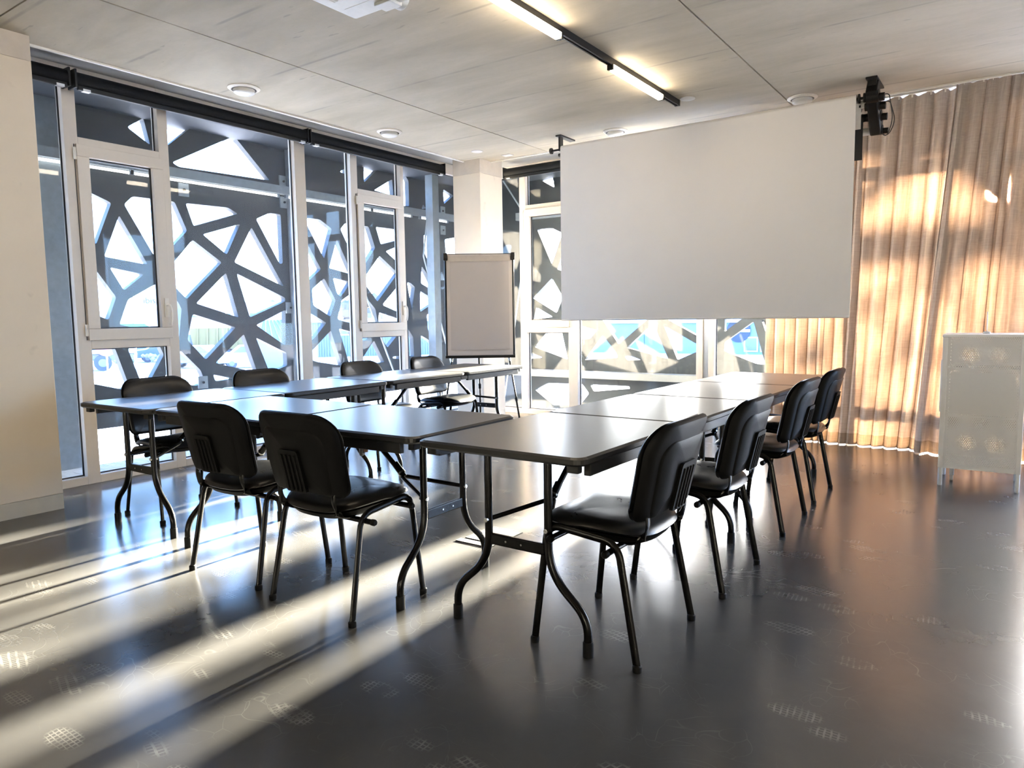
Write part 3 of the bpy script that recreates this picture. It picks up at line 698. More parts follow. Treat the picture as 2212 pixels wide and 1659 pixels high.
p = MB().box(-3.2, -1.6, -.09, -.05, 1.7, 2.6).build('window', M['wall_pale'], t); MB().box(-3.0, -1.8, -.12, -.09, 1.8, 2.5).build('pane', M['pane'], p)
t = thing('blue_building', 'wide blue sheet metal building with a white roof band beyond the lattice', 'building', (-17.5, 52.5, GZ), radians(4))
MB().box(-12, 16, 0, 14, 0, 2.35).build('wall', M['bluebuild'], t)
MB().box(-12.2, 16.2, -.35, 14.2, 2.35, 3.0).build('roof_band', M['wall_pale'], t)
for k in range(6): MB().box(-11.6+k*5, -11.3+k*5, -.12, .0, 0, 2.35).build('pilaster', M['paleblue'], t)
for k in range(5):
    p = MB().box(1.4+k*1.15, 2.4+k*1.15, -.1, 0, .2, 1.3).build('window', M['wall_pale'], t); MB().box(1.5+k*1.15, 2.3+k*1.15, -.13, -.1, .3, 1.2).build('pane', M['pane'], p)
c = MB().lathe([(.85, -.04), (.85, .04)], (1.0, -.14, 1.75), 24, Matrix.Rotation(pi/2, 4, 'X')); c.build('round_emblem', M['letter'], t)
c = MB().box(.25, 1.85, -.22, -.18, 1.65, 1.85); c.build('emblem_bar', M['wall_pale'], t)
t = thing('road_sign', 'round faded red road sign on a thin post near the lorry', 'sign', (-33.3, 15.7, GZ), radians(67))
MB().tube([(0,0,0),(0,0,2.0)], .035, 8).build('post', M['galv'], t); MB().lathe([(.42, -.02), (.42, .02)], (0,-.06,1.9), 20, Matrix.Rotation(pi/2, 4, 'X')).build('disc', M['pink'], t)
t = thing('direction_sign', 'green arrow direction sign on a white post', 'sign', (-42.5, 21.7, GZ), radians(63))
MB().tube([(0,0,0),(0,0,6.2)], .06, 8).build('post', M['whitecar'], t)
MB().prism([(-.9,2.3),(.55,2.3),(.95,2.6),(.55,2.9),(-.9,2.9)], -.12, -.06, lambda x, z, y: (x, y, z)).build('arrow_board', M['green'], t)
for px, py, hh in ((-49, 34.6, 5.6), (-56, 36.5, 7.4)):
    t = thing('street_lamp', ['single slender lamp post in front of the tiled house', 'tall twin armed lamp post rising above the tiled roof'][hh > 6], 'street lamp', (px, py, GZ), radians(57))
    MB().tube([(0,0,0),(0,0,hh)], .07, 8).build('post', M['whitecar'], t)
    for s in ((-1, 1) if hh > 6 else (1,)): MB().tube(fillet([(0,0,hh-.1),(0,0,hh+.15),(s*1.3,0,hh+.3)], .2), .05, 6).build('arm', M['galv'], t); 
def bush(x, y, r, h, m, name, label, cat, n=26, ang=0, L=None):
    b = MB(); rnd = random.Random(int(x*7+y*3))
    for k in range(n):
        cx = rnd.uniform(-1, 1)*(L or r)*.8; cy = rnd.uniform(-.7, .7)*r; cz = rnd.uniform(.2, .85)*h; q = rnd.uniform(.3, .55)*min(r, h)
        b.lathe([(.01, -q), (q*.75, -q*.55), (q, 0), (q*.7, q*.6), (.01, q)], (cx, cy, cz+q*.2), 7)
    o = b.build('foliage', m, loc=(x, y, GZ), rotz=radians(ang)); o.name = name; tag(o, label, cat); return o
bush(-49.5, 29.8, .45, .7, M['foliage'], 'hedge', 'low clipped hedge running along the car park behind the cars', 'hedge', 90, 60, 7)
bush(-112, 84, 3.0, 6.4, M['tree'], 'tree', 'bare round tree showing above the roofs', 'tree', 40)
bush(-72, 68, 3, 6, M['tree'], 'tree', 'pale tree above the corrugated warehouse', 'tree', 40)
for x, y, a, b_ in ((-38, 19.5, 5, 9), (-34, 20.5, 4, 7)): pass
tag(MB().prism([(-39,16.5),(-35,15),(-30,21),(-33,24.5)], GZ, GZ+.03).build('verge', M['grass']), 'dry grass verge beside the car park road', 'verge')

# ------------------------------------------------------------------ folding tables (local: x across, y along, origin on the floor at the front left corner)
TW, TL, TH = .73, 1.83, .74
def table_leaf(y0, y1):
    b = MB(); n = 6; r = .045
    prof = [(.012, TH), (.0, TH-.006), (.0, TH-.022), (.010, TH-.030)]
    out = [(i, z) for i, z in prof]
    rings = [[(x, y, z) for x, y in rrect(i, TW-i, y0+i, y1-i, r-i*.6, n)] for i, z in out]
    m = len(rings[0]); vs = [v for rg in rings for v in rg]
    fs = [tuple(range(m)), tuple(range(len(vs)-1, len(vs)-m-1, -1))] + [(k*m+(i+1) % m, k*m+i, (k+1)*m+i, (k+1)*m+(i+1) % m) for k in range(len(rings)-1) for i in range(m)]
    return b.add(vs, fs)
def table_parts(t):
    H = TL/2
    for y0, y1 in ((.001, H-.002), (H+.002, TL-.001)):
        o = table_leaf(y0, y1).build('leaf', M['table'], t); o.data.materials.append(M['tableedge'])
        for pl in o.data.polygons: pl.material_index = 0 if pl.normal.z > .9 else 1
    for y0, y1 in ((.09, H-.05), (H+.05, TL-.09)):
        for x0, x1 in ((.02, .045), (TW-.045, TW-.02)):
            MB().box(x0, x1, y0, y1, TH-.075, TH-.031).build('side_rail', M['tableedge'], t, bevel=.004)
    for y in (H,):
        for x in (.05, TW-.05): MB().box(x-.03, x+.03, y-.045, y+.045, TH-.062, TH-.031).build('fold_hinge', M['blackmetal'], t, bevel=.004)
    cx = TW/2
    for end in (0, 1):
        Y = lambda y: (y if not end else TL-y)
        fr = MB().tube([(.06, Y(.155), TH-.042), (TW-.06, Y(.155), TH-.042)], .012, 8).build('leg_frame', M['tube'], t, smooth=True)
        for s in (-1, 1):
            p = fillet([(cx+s*.135, Y(.155), TH-.04), (cx+s*.135, Y(.155), .275), (cx+s*.298, Y(.155), .135), (cx+s*.298, Y(.155), .0)], .11, 9)
            MB().tube(p, .0155, 12).build('leg', M['tube'], fr, smooth=True)
            MB().lathe([(.0195, 0), (.0195, .05), (.0185, .055)], (cx+s*.298, Y(.155), 0), 14).build('foot_cap', M['rubber'], fr, smooth=True)
            # lower brace arms, meeting at the locking joint
            J = (cx, Y(.40), .475)
            MB().tube([(cx+s*.135, Y(.155), .43), (cx+s*.012, Y(.39), .472)], .0095, 8).build('brace_arm', M['tube'], fr, smooth=True)
            MB().lathe([(.007, -.021), (.009, -.0205), (.009, .0205), (.007, .021)], (cx+s*.135, Y(.155), .43), 8, Matrix.Rotation(pi/2, 4, 'X')).build('rivet', M['chrome'], fr)
        MB().box(cx-.123, cx+.123, Y(.155)-.009, Y(.155)+.009, .335, .378).build('crossbar', M['tube'], fr, bevel=.005)
        bt = MB()
        for k in (-.05, .02): bt.lathe([(.004, -.0105), (.004, .0105)], (cx+k, Y(.155), .357), 8, Matrix.Rotation(pi/2, 4, 'X'))
        bt.build('rivet', M['chrome'], fr)
        br = MB().tube([(cx, Y(.385), .472), (cx, Y(.66), TH-.04)], .0125, 10).build('brace', M['tube'], t, smooth=True)
        MB().tube([(cx, Y(.40), .484), (cx, Y(.445), .528)], .0165, 10).build('sleeve', M['tube'], br, smooth=True)
        MB().lathe([(.0155, -.004), (.019, -.004), (.019, .004), (.0155, .004)], (cx, Y(.405), .489), 14, Matrix.Rotation(-pi/4*(1 if not end else -1), 4, 'X')).build('locking_ring', M['chrome'], br, smooth=True)
        for x in (.055, TW-.055):
            MB().box(x-.022, x+.022, Y(.045)-.014, Y(.045)+.014, TH-.058, TH-.031).build('link_clip', M['blackmetal'], t, bevel=.003)
TABLES = [
 ((-1.844, 1.973), -.008, 'black folding table nearest the camera, its short end and curved legs in front'),
 ((-1.829, 3.803+.004), -.008, 'black folding table at the far end of the right-hand row, reaching towards the curtain'),
 ((-4.435, 1.908), .019, 'black folding table nearest the beige pillar, its end turned to the pillar'),
 ((-4.472, 3.748), .019, 'black folding table running up to the flipchart'),
 (None, 0, 'black folding table set crosswise with two chairs pushed up to it'),
]
table0 = thing('folding_table', TABLES[0][2], 'table', (*TABLES[0][0], 0), TABLES[0][1], 'black folding tables set in a U')
table_parts(table0)
for org, rot, lab in TABLES[1:]:
    c = dup(table0); c['label'] = lab
    if org is None:       # crosswise: its long side runs along x; local x -> -y
        a = .022; ox, oy = -3.702, 1.956
        c.location = (ox - sin(a)*TW, oy + cos(a)*TW, 0); c.rotation_euler.z = a - pi/2
    else: c.location = (*org, 0); c.rotation_euler.z = rot

# ------------------------------------------------------------------ stacking chairs (local: +Y is where the sitter looks, origin on the floor between the feet)
def cushion(outline, top, bottom, fn, rings=((.0,1),(.45,.97),(.75,.86),(.9,.62),(.97,.36),(1,.0))):
    "a padded shape: outline scaled towards its centre, h runs from the rim (0) to the crown (top) and down to (bottom)"
    n = len(outline); vs = []; fs = []
    def ring(s, h): return [fn(x*s, y*s, h) for x, y in outline]
    seq = [(s, k*top) for s, k in rings[1:]] + [(s, -k*bottom) for s, k in reversed(rings[1:-1])]
    for s, h in seq: vs += ring(s, h)
    m = len(seq)
    for i in range(m-1): fs += [(i*n+k, i*n+(k+1) % n, (i+1)*n+(k+1) % n, (i+1)*n+k) for k in range(n)]
    a = len(vs); vs.append(fn(0, 0, top)); b = len(vs); vs.append(fn(0, 0, -bottom))
    fs += [(a, (k+1) % n, k) for k in range(n)] + [(b, (m-1)*n+k, (m-1)*n+(k+1) % n) for k in range(n)]
    return MB().add(vs, fs)
def superell(a, b, e, n=44, shape=None):
    out = []
    for k in range(n):
        t = 2*pi*k/n; c, s = cos(t), sin(t)
        x = a*abs(c)**(2/e)*(1 if c >= 0 else -1); y = b*abs(s)**(2/e)*(1 if s >= 0 else -1)
        if shape: x, y = shape(x, y)
        out.append((x, y))
    return out
def make_chair(label):
    t = thing('stacking_chair', label, 'chair', (0,0,0), 0, 'black stacking chairs round the tables')
    seat_out = superell(.235, .215, 3.4, 48, lambda x, y: (x*(1-.07*(y < 0)*(-y/.215)), y))
    def seat_fn(x, y, h):
        z = .452 + h
        z += -.9*max(0, y-.09)**2 - 1.1*max(0, y-.15)**2*2 - .35*max(0, .02-y)**2 + .012*max(0, y)/.2
        z += .25*x*x*(1 if y < .05 else .3)
        return (x, y+.012, z)
    cushion(seat_out, .034, .018, seat_fn).build('seat', M['leather'], t, smooth=True)
    under = superell(.222, .203, 3.2, 40, lambda x, y: (x*(1-.07*(y < 0)*(-y/.203)), y))
    cushion(under, .004, .040, lambda x, y, h: (lambda p: (p[0], p[1], p[2]-.012))(seat_fn(x, y, h-.004)), ((0,1),(.5,.98),(.8,.85),(.93,.5),(1,0))).build('seat_shell', M['shell'], t, smooth=True)
    # side frames: one tube each side, front leg up, over and down to the rear foot; each leg is its own part below the loop
    for s in (-1, 1):
        x = s*.248; xt = s*.232
        full = fillet([(x, .205, .015), (xt, .155, .452), (xt, -.125, .425), (x, -.205, .015)], .058, 9)
        k1 = next(i for i, p in enumerate(full) if p.z > .33); k2 = max(i for i, p in enumerate(full) if p.z > .33)
        a = full[0].lerp(full[1], .0)
        MB().tube(full[1:k2+1] if False else [p for p in full[1:-1]], 0, 12, (.0085, .0145), (1, 0, 0)).build('side_loop', M['tube'], t, smooth=True)
        f1 = full[1]; f2 = full[-2]
        MB().tube([full[0], f1], 0, 12, (.0085, .0145), (1, 0, 0)).build('leg', M['tube'], t, smooth=True)
        MB().tube([full[-1], f2], 0, 12, (.0085, .0145), (1, 0, 0)).build('leg', M['tube'], t, smooth=True)
        for y in (.205, -.205): MB().lathe([(.0155, 0), (.0165, .004), (.0165, .02), (.012, .024)], (x, y*1.004, 0), 12).build('foot_cap', M['rubber'], t, smooth=True)
    for y, z in ((.118, .413), (-.10, .395)):
        b = MB().tube([(-.275, y, z), (.275, y, z)], .0115, 10).build('crossbar', M['tube'], t, smooth=True)
        for s in (-1, 1): MB().lathe([(.0135, -.009), (.0135, .005), (.010, .010)], (s*.275, y, z), 12, Matrix.Rotation(s*pi/2, 4, 'Y')).build('end_cap', M['shell'], b, smooth=True)
    # backrest: curved in plan, leaning back
    lean = lambda z: -.205 - .235*(z-.50) - .25*max(0, z-.72)**2*3
    cz = .670; hh = .168
    def back_outline(w, h, rt, rb, dy=0, taper=.085):
        pts = []
        for cx, cy, a0, r in ((w-rt, h-rt, 0, rt), (-w+rt, h-rt, 90, rt), (-w+rb, -h+rb, 180, rb), (w-rb, -h+rb, 270, rb)):
            for k in range(9):
                q = radians(a0+90*k/8); pts.append((cx+r*cos(q), cy+r*sin(q)))
        return [(x*(1-taper*(h-y)/(2*h)), y+dy-.010*(1-(x/w)**2)*(y < 0)) for x, y in pts]
    def back_fn(d0):
        def fn(x, y, h):
            z = cz + y
            return (x, lean(z) + .85*x*x + d0 + h, z)
        return fn
    cushion(back_outline(.234, hh, .105, .040), .024, .012, back_fn(.016)).build('backrest', M['leather'], t, smooth=True)
    sh = cushion(back_outline(.237, hh+.003, .105, .040), .004, .026, back_fn(-.002), ((0,1),(.55,1),(.87,1),(.945,.82),(.985,.45),(1,0))).build('back_shell', M['shell'], t, smooth=True)
    cushion(back_outline(.186, .134, .075, .02, -.026), .004, .008, back_fn(-.026), ((0,1),(.6,1),(.94,1),(.975,.6),(1,0))).build('raised_panel', M['shell'], sh, smooth=True)
    pl = MB(); pts = rrect(-.060, .060, -.155, .020, .012, 3)
    fn = back_fn(-.044); pl.add([fn(x, y, 0) for x, y in pts]+[fn(x, y, .014) for x, y in pts], [tuple(range(len(pts))), tuple(range(2*len(pts)-1, len(pts)-1, -1))]+[(i, (i+1) % len(pts), len(pts)+(i+1) % len(pts), len(pts)+i) for i in range(len(pts))])
    pl.build('bracket_plate', M['shell'], sh)
    rb = MB()
    for k in range(4):
        x = -.039+k*.026; rb.tube([fn(x, .0, 0), fn(x, -.07, 0), fn(x, -.147, 0)], .0045, 6)
    rb.build('rib', M['shell'], sh, smooth=True)
    # flat steel strips from under the seat up into the shell
    for s in (-1, 1):
        x = s*.165
        p = fillet([(x*.93, -.06, .412), (x*.95, -.165, .405), (x, lean(.50)-.004, .47), (x, lean(.56)+.02, .56)], .06, 7)
        MB().tube(p, 0, 8, (.005, .0165), (0, -.6, .8)).build('back_support', M['tube'], t, smooth=True)
    return t
R = radians
CH = [  # centre, facing (0 = +Y), label
 ((-1.195, 2.365), 90, 'black chair nearest the camera, in front on the right of the near table'),
 ((-1.165, 3.14), 90, 'second black chair from the camera along the right-hand row, between its neighbours'),
 ((-1.175, 4.14), 90, 'third black chair from the camera along the right-hand row'),
 ((-1.185, 4.92), 90, 'black chair standing closest to the curtain'),
 ((-2.965, 2.06), 2, 'black chair with its back to the camera, nearer the beige pillar of the two'),
 ((-2.315, 2.035), 0, 'black chair with its back to the camera, beside the curved legs of the near table'),
 ((-4.29, 2.43), -90, 'black chair by the window nearest the beige pillar'),
 ((-4.27, 3.19), -92, 'second black chair from the pillar along the window side of the tables'),
 ((-4.29, 4.20), -90, 'third black chair from the pillar along the window side'),
 ((-4.24, 4.98), -88, 'black chair by the window closest to the flipchart, its seat catching the sun'),
]
chair0 = make_chair(CH[0][2])
for i, (c, a, lab) in enumerate(CH):
    o = chair0 if i == 0 else dup(chair0)
    o.location = (*c, 0); o.rotation_euler.z = R(a); o['label'] = lab

# ------------------------------------------------------------------ flipchart easel
t = thing('flipchart', 'grey flipchart on a black tripod easel before the corner pillar', 'flipchart', (-4.60, 5.97, 0), 0)
t.rotation_euler.z = math.atan2(4.60, 5.97) - R(1.0)
bz, bw, bh = .80, .355, 1.06
tilt = R(-4)
def fl(x, y, z): return (x, y + (z-bz)*.07, z)
b = MB(); b.add([fl(x, y, z) for z in (bz, bz+bh) for x, y in ((-bw,-.014),(bw,-.014),(bw,.014),(-bw,.014))], [(3,2,1,0),(4,5,6,7),(0,1,5,4),(1,2,6,5),(2,3,7,6),(3,0,4,7)])
b.build('board', M['board'], t)
p = MB(); p.add([fl(x, y, z) for z in (bz+.055, bz+bh-.075) for x, y in ((-bw+.045,-.020),(bw-.045,-.020),(bw-.045,-.0145),(-bw+.045,-.0145))], [(3,2,1,0),(4,5,6,7),(0,1,5,4),(1,2,6,5),(2,3,7,6),(3,0,4,7)])
p.build('paper_pad', M['paper'], t)
c = MB(); c.add([fl(x, y, z) for z in (bz+bh-.075, bz+bh-.02) for x, y in ((-bw+.03,-.030),(bw-.03,-.030),(bw-.03,-.0205),(-bw+.03,-.0205))], [(3,2,1,0),(4,5,6,7),(0,1,5,4),(1,2,6,5),(2,3,7,6),(3,0,4,7)])
c.build('clamp_bar', M['boardframe'], t)
for s in (-1, 1):
    MB().tube([fl(s*bw, -.004, bz), fl(s*bw, -.004, bz+bh)], .014, 8).build('edge_strip', M['blackmetal'], t, smooth=True)
    k = MB(); a = Vector(fl(s*bw, -.012, bz+bh-.02)); k.box(a.x-.022, a.x+.022, a.y-.026, a.y+.02, a.z-.045, a.z+.035); k.build('corner_cap', M['blackmetal'], t, bevel=.008)
MB().box(-bw-.012, bw+.012, -.06, .016, bz-.028, bz).build('tray', M['blackmetal'], t, bevel=.006)
MB().tube([fl(-bw, 0, bz+bh), fl(bw, 0, bz+bh)], .008, 8).build('edge_strip', M['blackmetal'], t, smooth=True)
for a, bb in (((-.30, .0, bz-.02), (-.42, -.10, 0)), ((.30, .0, bz-.02), (.42, -.10, 0)), ((-.02, .03, bz+.25), (-.02, .43, 0))):
    a, bb = Vector(a), Vector(bb); m = a.lerp(bb, .45)
    lg = MB().tube([a, bb], .0105, 8).build('leg', M['tube'], t, smooth=True)
    MB().tube([a, a.lerp(bb, .06)], .0135, 8).build('collar', M['chrome'], lg, smooth=True)
    MB().tube([a.lerp(bb, .55), a.lerp(bb, .60)], .0145, 8).build('clamp', M['rubber'], lg, smooth=True)
    MB().lathe([(.016, 0), (.016, .02), (.01, .03)], bb, 10).build('rubber_foot', M['rubber'], lg)

# ------------------------------------------------------------------ projection screens on one motor bracket
SY = 6.1
t = thing('projection_screen', 'large white projection screen hanging from a ceiling bracket', 'screen', (-2.36, SY, 2.9))
def at(mb, name, m, par=None, **k):
    par = par or t; o = mb.build(name, m, par, **k); o.matrix_parent_inverse = Matrix.Translation(-Vector(t.location)) if par is t else Matrix(); return o
at(MB().box(-3.678, -1.052, SY-.001, SY+.001, 1.165, 2.822), 'fabric', M['screen'])
at(MB().tube([(-3.672, SY+.0, 1.163), (-1.058, SY, 1.163)], .009, 8), 'hem_bar', M['screen'], smooth=True)
at(MB().tube([(-3.678, SY+.032, 2.819), (-1.052, SY+.032, 2.819)], .033, 20), 'roller', M['screen'], smooth=True)
at(MB().tube([(-3.80, SY+.032, 2.819), (-1.0, SY+.032, 2.819)], .011, 8), 'axle', M['blackmetal'], smooth=True)
at(MB().lathe([(.030, -.008), (.030, .008)], (-3.80, SY+.032, 2.819), 14, Matrix.Rotation(pi/2, 4, 'Y')), 'axle_cap', M['blackmetal'])
k = MB().box(-3.72, -3.66, SY-.02, SY+.26, 2.935, ZC).box(-3.70, -3.68, SY+.0, SY+.06, 2.80, 2.94); at(k, 'ceiling_bracket', M['blackmetal'], bevel=.003)
at(MB().tube([(-3.79, SY+.16, 2.80), (-3.62, SY+.16, 2.80)], .018, 10), 'second_axle', M['blackmetal'], smooth=True)
# the motor cluster at the other end: four rolls carried one behind and below the other
k = MB().box(-.985, -.905, SY-.04, SY+.30, 2.936, ZC); at(k, 'ceiling_plate', M['blackmetal'], bevel=.003)
k = MB().obox((-.945, SY+.14, 2.765), (.040, 0, 0), (0, .135, -.135), (0, .045, .06)); at(k, 'motor_bracket', M['blackmetal'], bevel=.012)
at(MB().box(-.975, -.915, SY+.0, SY+.06, 2.80, 2.94), 'hanger', M['blackmetal'], bevel=.004)
for i, (dy, z, r) in enumerate(((.03, 2.819, .048), (.10, 2.77, .046), (.20, 2.71, .044), (.28, 2.62, .038))):
    mo = at(MB().tube([(-.985, SY+dy, z), (-.90, SY+dy, z)], r, 14), 'motor', M['blackmetal'], smooth=True)
    m2 = at(MB().tube([(-.90, SY+dy, z-.01), (-.862, SY+dy, z-.012)], r*.62, 10), 'motor_head', M['blackmetal'], smooth=True)
    sp = MB()
    for x in (-1.035, -.998): sp.lathe([(r*.75, -.006), (r*.75, .006)], (x, SY+dy, z), 12, Matrix.Rotation(pi/2, 4, 'Y'))
    at(sp, 'spool', M['blackmetal'])
for d, z, x1, mm, zb in ((.10, 2.79, -1.025, 'white', 2.60), (.20, 2.71, -1.025, 'dark', 2.385), (.28, 2.62, -1.0, 'offwhite', 2.63)):
    at(MB().tube([(-3.6, SY+d, z), (x1+.03, SY+d, z)], .030, 14), 'spare_roller', M['white' if mm != 'dark' else 'blind'], smooth=True)
    at(MB().box(-3.55, x1, SY+d-.032, SY+d-.030, zb, z), 'spare_fabric', M[mm])
wr = MB()
for q, (a, bb) in enumerate((((-.885, SY+.06, 2.83), .30), ((-.885, SY+.12, 2.79), .24))):
    a = Vector(a); wr.tube(fillet([a, a+Vector((.05, 0, .0)), a+Vector((.075+.01*q, .05, -bb*.6)), a+Vector((.03, .1, -bb)), a+Vector((-.04, .2, -bb*.75))], .06, 8), .0035, 6)
at(wr, 'cable', M['wire'], smooth=True)

# ------------------------------------------------------------------ linen curtain
def curtain(label, xa, xb, xa2, xb2, yc, folds, zt, zb, seed, par=None):
    "xa..xb at the rail, xa2..xb2 at the hem"
    rnd = random.Random(seed); nu, nv = folds*12, 30
    ph = [0]; am = []
    wts = [rnd.uniform(.55, 1.6) for _ in range(folds)]; tot = sum(wts); cum = [0]
    for w in wts: cum.append(cum[-1]+w/tot)
    amps = [rnd.uniform(.55, 1.15) for _ in range(folds+1)]
    def sheet(z0, z1, nvv, off, name, m, parent):
        vs = []; uv = []
        for j in range(nvv+1):
            z = z0 + (z1-z0)*j/nvv; k = (zt-z)/(zt-zb)
            for i in range(nu+1):
                u = i/nu
                f = next(q for q in range(folds) if u <= cum[q+1]+1e-9); lo, hi = cum[f], cum[f+1]; w = (u-lo)/(hi-lo)
                A = (amps[f]*(1-w)+amps[f+1]*w)*(.020+.032*min(1, k*1.5))
                s = math.sin(2*pi*w); yy = A*(s + .25*math.sin(4*pi*w+seed))
                x = (xa+(xb-xa)*u)*(1-k) + (xa2+(xb2-xa2)*u)*k + .022*math.cos(2*pi*w)*(.4+.6*k) + .01*math.sin(3*u+4*k+seed)
                pinch = .012*math.exp(-((z-zt)/.05)**2)*math.cos(2*pi*w*1)
                vs.append((x, yc + yy*(1-.25*math.exp(-((z-zt)/.08)**2)) + off + .01*math.sin(9*u+5*k), z + (pinch if j == nvv else 0)))
                uv.append((u*abs(xb2-xa2)*1.5, z))
        W = nu+1
        fs = [(j*W+i, j*W+i+1, (j+1)*W+i+1, (j+1)*W+i) for j in range(nvv) for i in range(nu)]
        o = MB().add(vs, fs).build(name, m, parent, smooth=True)
        me = o.data; ul = me.uv_layers.new(name='UVMap')
        for lp in me.loops: ul.data[lp.index].uv = uv[lp.vertex_index]
        me.polygons.foreach_set('use_smooth', [True]*len(me.polygons))
        return o
    t = thing('curtain', label, 'curtain', ((xa+xb)/2, yc, zt), 0, None)
    inv = Matrix.Translation(-Vector(t.location))
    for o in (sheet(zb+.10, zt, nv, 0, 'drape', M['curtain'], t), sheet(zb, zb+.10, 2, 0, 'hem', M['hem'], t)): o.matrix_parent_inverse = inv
    hk = MB()
    for q in range(folds+1):
        x = xa+(xb-xa)*cum[q]; hk.box(x-.006, x+.006, yc-.006, yc+.006, zt-.02, zt+.006)
    o = hk.build('hook_row', M['valve'], t); o.matrix_parent_inverse = inv; o['kind'] = 'stuff'
    return t
curtain('wide linen curtain glowing in the sun beside the projection screen', -1.93, -.42, -1.96, -.62, 6.99, 15, 3.003, .008, 3)
curtain('linen curtain pulled in a slanting sweep behind the white cabinet', -.47, .33, -.66, .22, 6.87, 9, 3.003, .008, 8)
t = thing('curtain_rail', 'white curtain rail fixed under the ceiling edge', 'curtain rail', (-.8, 6.94, 2.96))
o = MB().box(-2.0, 3.9, 6.97, 7.01, 3.008, 3.02).build('rail', M['valve'], t); o.matrix_parent_inverse = Matrix.Translation(-Vector(t.location))
o = MB().box(-2.0, 3.9, 6.85, 6.89, 3.008, 3.02).build('rail', M['valve'], t); o.matrix_parent_inverse = Matrix.Translation(-Vector(t.location))

# ------------------------------------------------------------------ white perforated cabinet
CX0, CX1, CY0, CY1 = -.385, .082, 5.64, 6.06
t = thing('metal_cabinet', 'white perforated metal cabinet on four legs before the curtain', 'cabinet', (CX0, CY0, 0), R(.6))
W, D = CX1-CX0, CY1-CY0
z0, z1 = .125, 1.04
for x0, x1, y0, y1, n in ((0, .03, 0, .03, 'corner_post'), (W-.03, W, 0, .03, 'corner_post'), (0, .03, D-.03, D, 'corner_post'), (W-.03, W, D-.03, D, 'corner_post')):
    MB().box(x0, x1, y0, y1, z0, z1-.021).build(n, M['cab'], t, bevel=.003)
MB().box(-.004, W+.004, -.004, D+.004, z1-.02, z1).build('top', M['cab'], t, bevel=.005)
MB().box(.031, W-.031, .003, D-.003, z0, z0+.03).build('bottom', M['cab'], t)
MB().box(.031, W-.031, .004, .006, z0+.031, z1-.021).build('front_panel', M['perf'], t)
MB().box(.031, W-.031, D-.006, D-.004, z0+.031, z1-.021).build('back_panel', M['perf'], t)
for x in (.004, W-.006): MB().box(x, x+.002, .031, D-.031, z0+.001, z1-.021).build('side_panel', M['cab'], t)
MB().box(-.012, -.001, .10, .32, .50, .86).build('side_plate', M['cab'], t, bevel=.004)
for z in (.48, .80): MB().box(.02, W-.02, .012, D-.012, z, z+.012).build('shelf', M['cab'], t)
MB().box(.05, W-.05, .03, .034, .50, .78).build('inner_drawer_front', M['cab'], t)
for x in (.015, W-.015):
    for y in (.015, D-.015):
        MB().lathe([(.012, 0), (.014, .003), (.014, z0)], (x, y, 0), 14).build('leg', M['cab'], t, smooth=True)
cs = MB().lathe([(.014, -.010), (.024, -.010), (.026, -.006), (.026, .006), (.024, .010), (.014, .010)], (.075, .20, .026), 18, Matrix.Rotation(pi/2, 4, 'Y')).build('caster', M['white'], t, smooth=True)
MB().box(.061, .089, .18, .21, .045, .125).build('fork', M['alu'], cs)
b = thing('desk_tidy', 'small perforated metal desk tidy inside the white cabinet', 'desk tidy', (CX0+.30, CY0+.12, .492))
prof = rrect(-.055, .055, -.04, .04, .025, 4); q = MB(); n = len(prof)
q.add([(x, y, 0) for x, y in prof]+[(x, y, .15) for x, y in prof]+[(x*.97, y*.96, .15) for x, y in prof]+[(x*.97, y*.96, .004) for x, y in prof],
      [tuple(range(n))]+[(r*n+i, r*n+(i+1) % n, (r+1)*n+(i+1) % n, (r+1)*n+i) for r in range(3) for i in range(n)]+[tuple(range(3*n, 4*n))])
q.build('cup', m_perf('perforated cup sheet', (.75,.76,.75), .011, .0035), b)
b = thing('sticky_box', 'small pale box on the upper shelf inside the cabinet', 'box', (CX0+.10, CY0+.10, .812))
MB().box(-.03, .03, -.03, .03, 0, .028).build('box_body', M['offwhite'], b, bevel=.003); MB().box(-.022, .012, -.031, -.029, .003, .010).build('slot', M['darkvent'], b)
t = thing('antenna_puck', 'thin white aerial standing on top of the cabinet', 'aerial', (CX0+.24, CY0+.22, z1))
MB().lathe([(.022, 0), (.022, .012), (.012, .016)], (0,0,0), 16).build('foot', M['white'], t, smooth=True); MB().tube([(0,0,.014),(-.002,0,.15)], .0032, 8).build('rod', M['white'], t, smooth=True)

# ------------------------------------------------------------------ ceiling fittings
def valve(x, y, lab):
    t = thing('ceiling_vent', lab, 'vent', (x, y, ZC), 0, 'round ceiling vents')
    MB().lathe([(.118, 0), (.118, -.006), (.100, -.016), (.092, -.016), (.092, 0)], (0,0,0), 32).build('outer_ring', M['valve'], t, smooth=True)
    MB().lathe([(.088, -.001), (.088, -.012)], (0,0,0), 28).build('slot', M['darkvent'], t)
    MB().lathe([(.070, -.012), (.078, -.014), (.076, -.036), (.066, -.044), (.02, -.046)], (0,0,0), 32).build('cone', M['white'], t, smooth=True)
for x, y, l in ((-4.84, 3.41, 'round ceiling vent above the large left window'), (-4.88, 4.99, 'round ceiling vent above the narrow left window, nearer the corner pillar'),
                (-3.185, 6.30, 'round ceiling vent over the left end of the projection screen'), (-1.49, 6.30, 'round ceiling vent half hidden behind the top of the projection screen')): valve(x, y, l)
for x, y, l in ((-4.73, 6.14, 'flat white ceiling disc in front of the corner pillar'), (-2.25, 5.74, 'flat white ceiling disc past the end of the black light track')):
    tag(MB().lathe([(.062, 0), (.062, -.004), (.055, -.007)], (0,0,0), 28).build('ceiling_disc', M['white'], loc=(x, y, ZC), smooth=True), l, 'ceiling disc', 'flat ceiling discs')
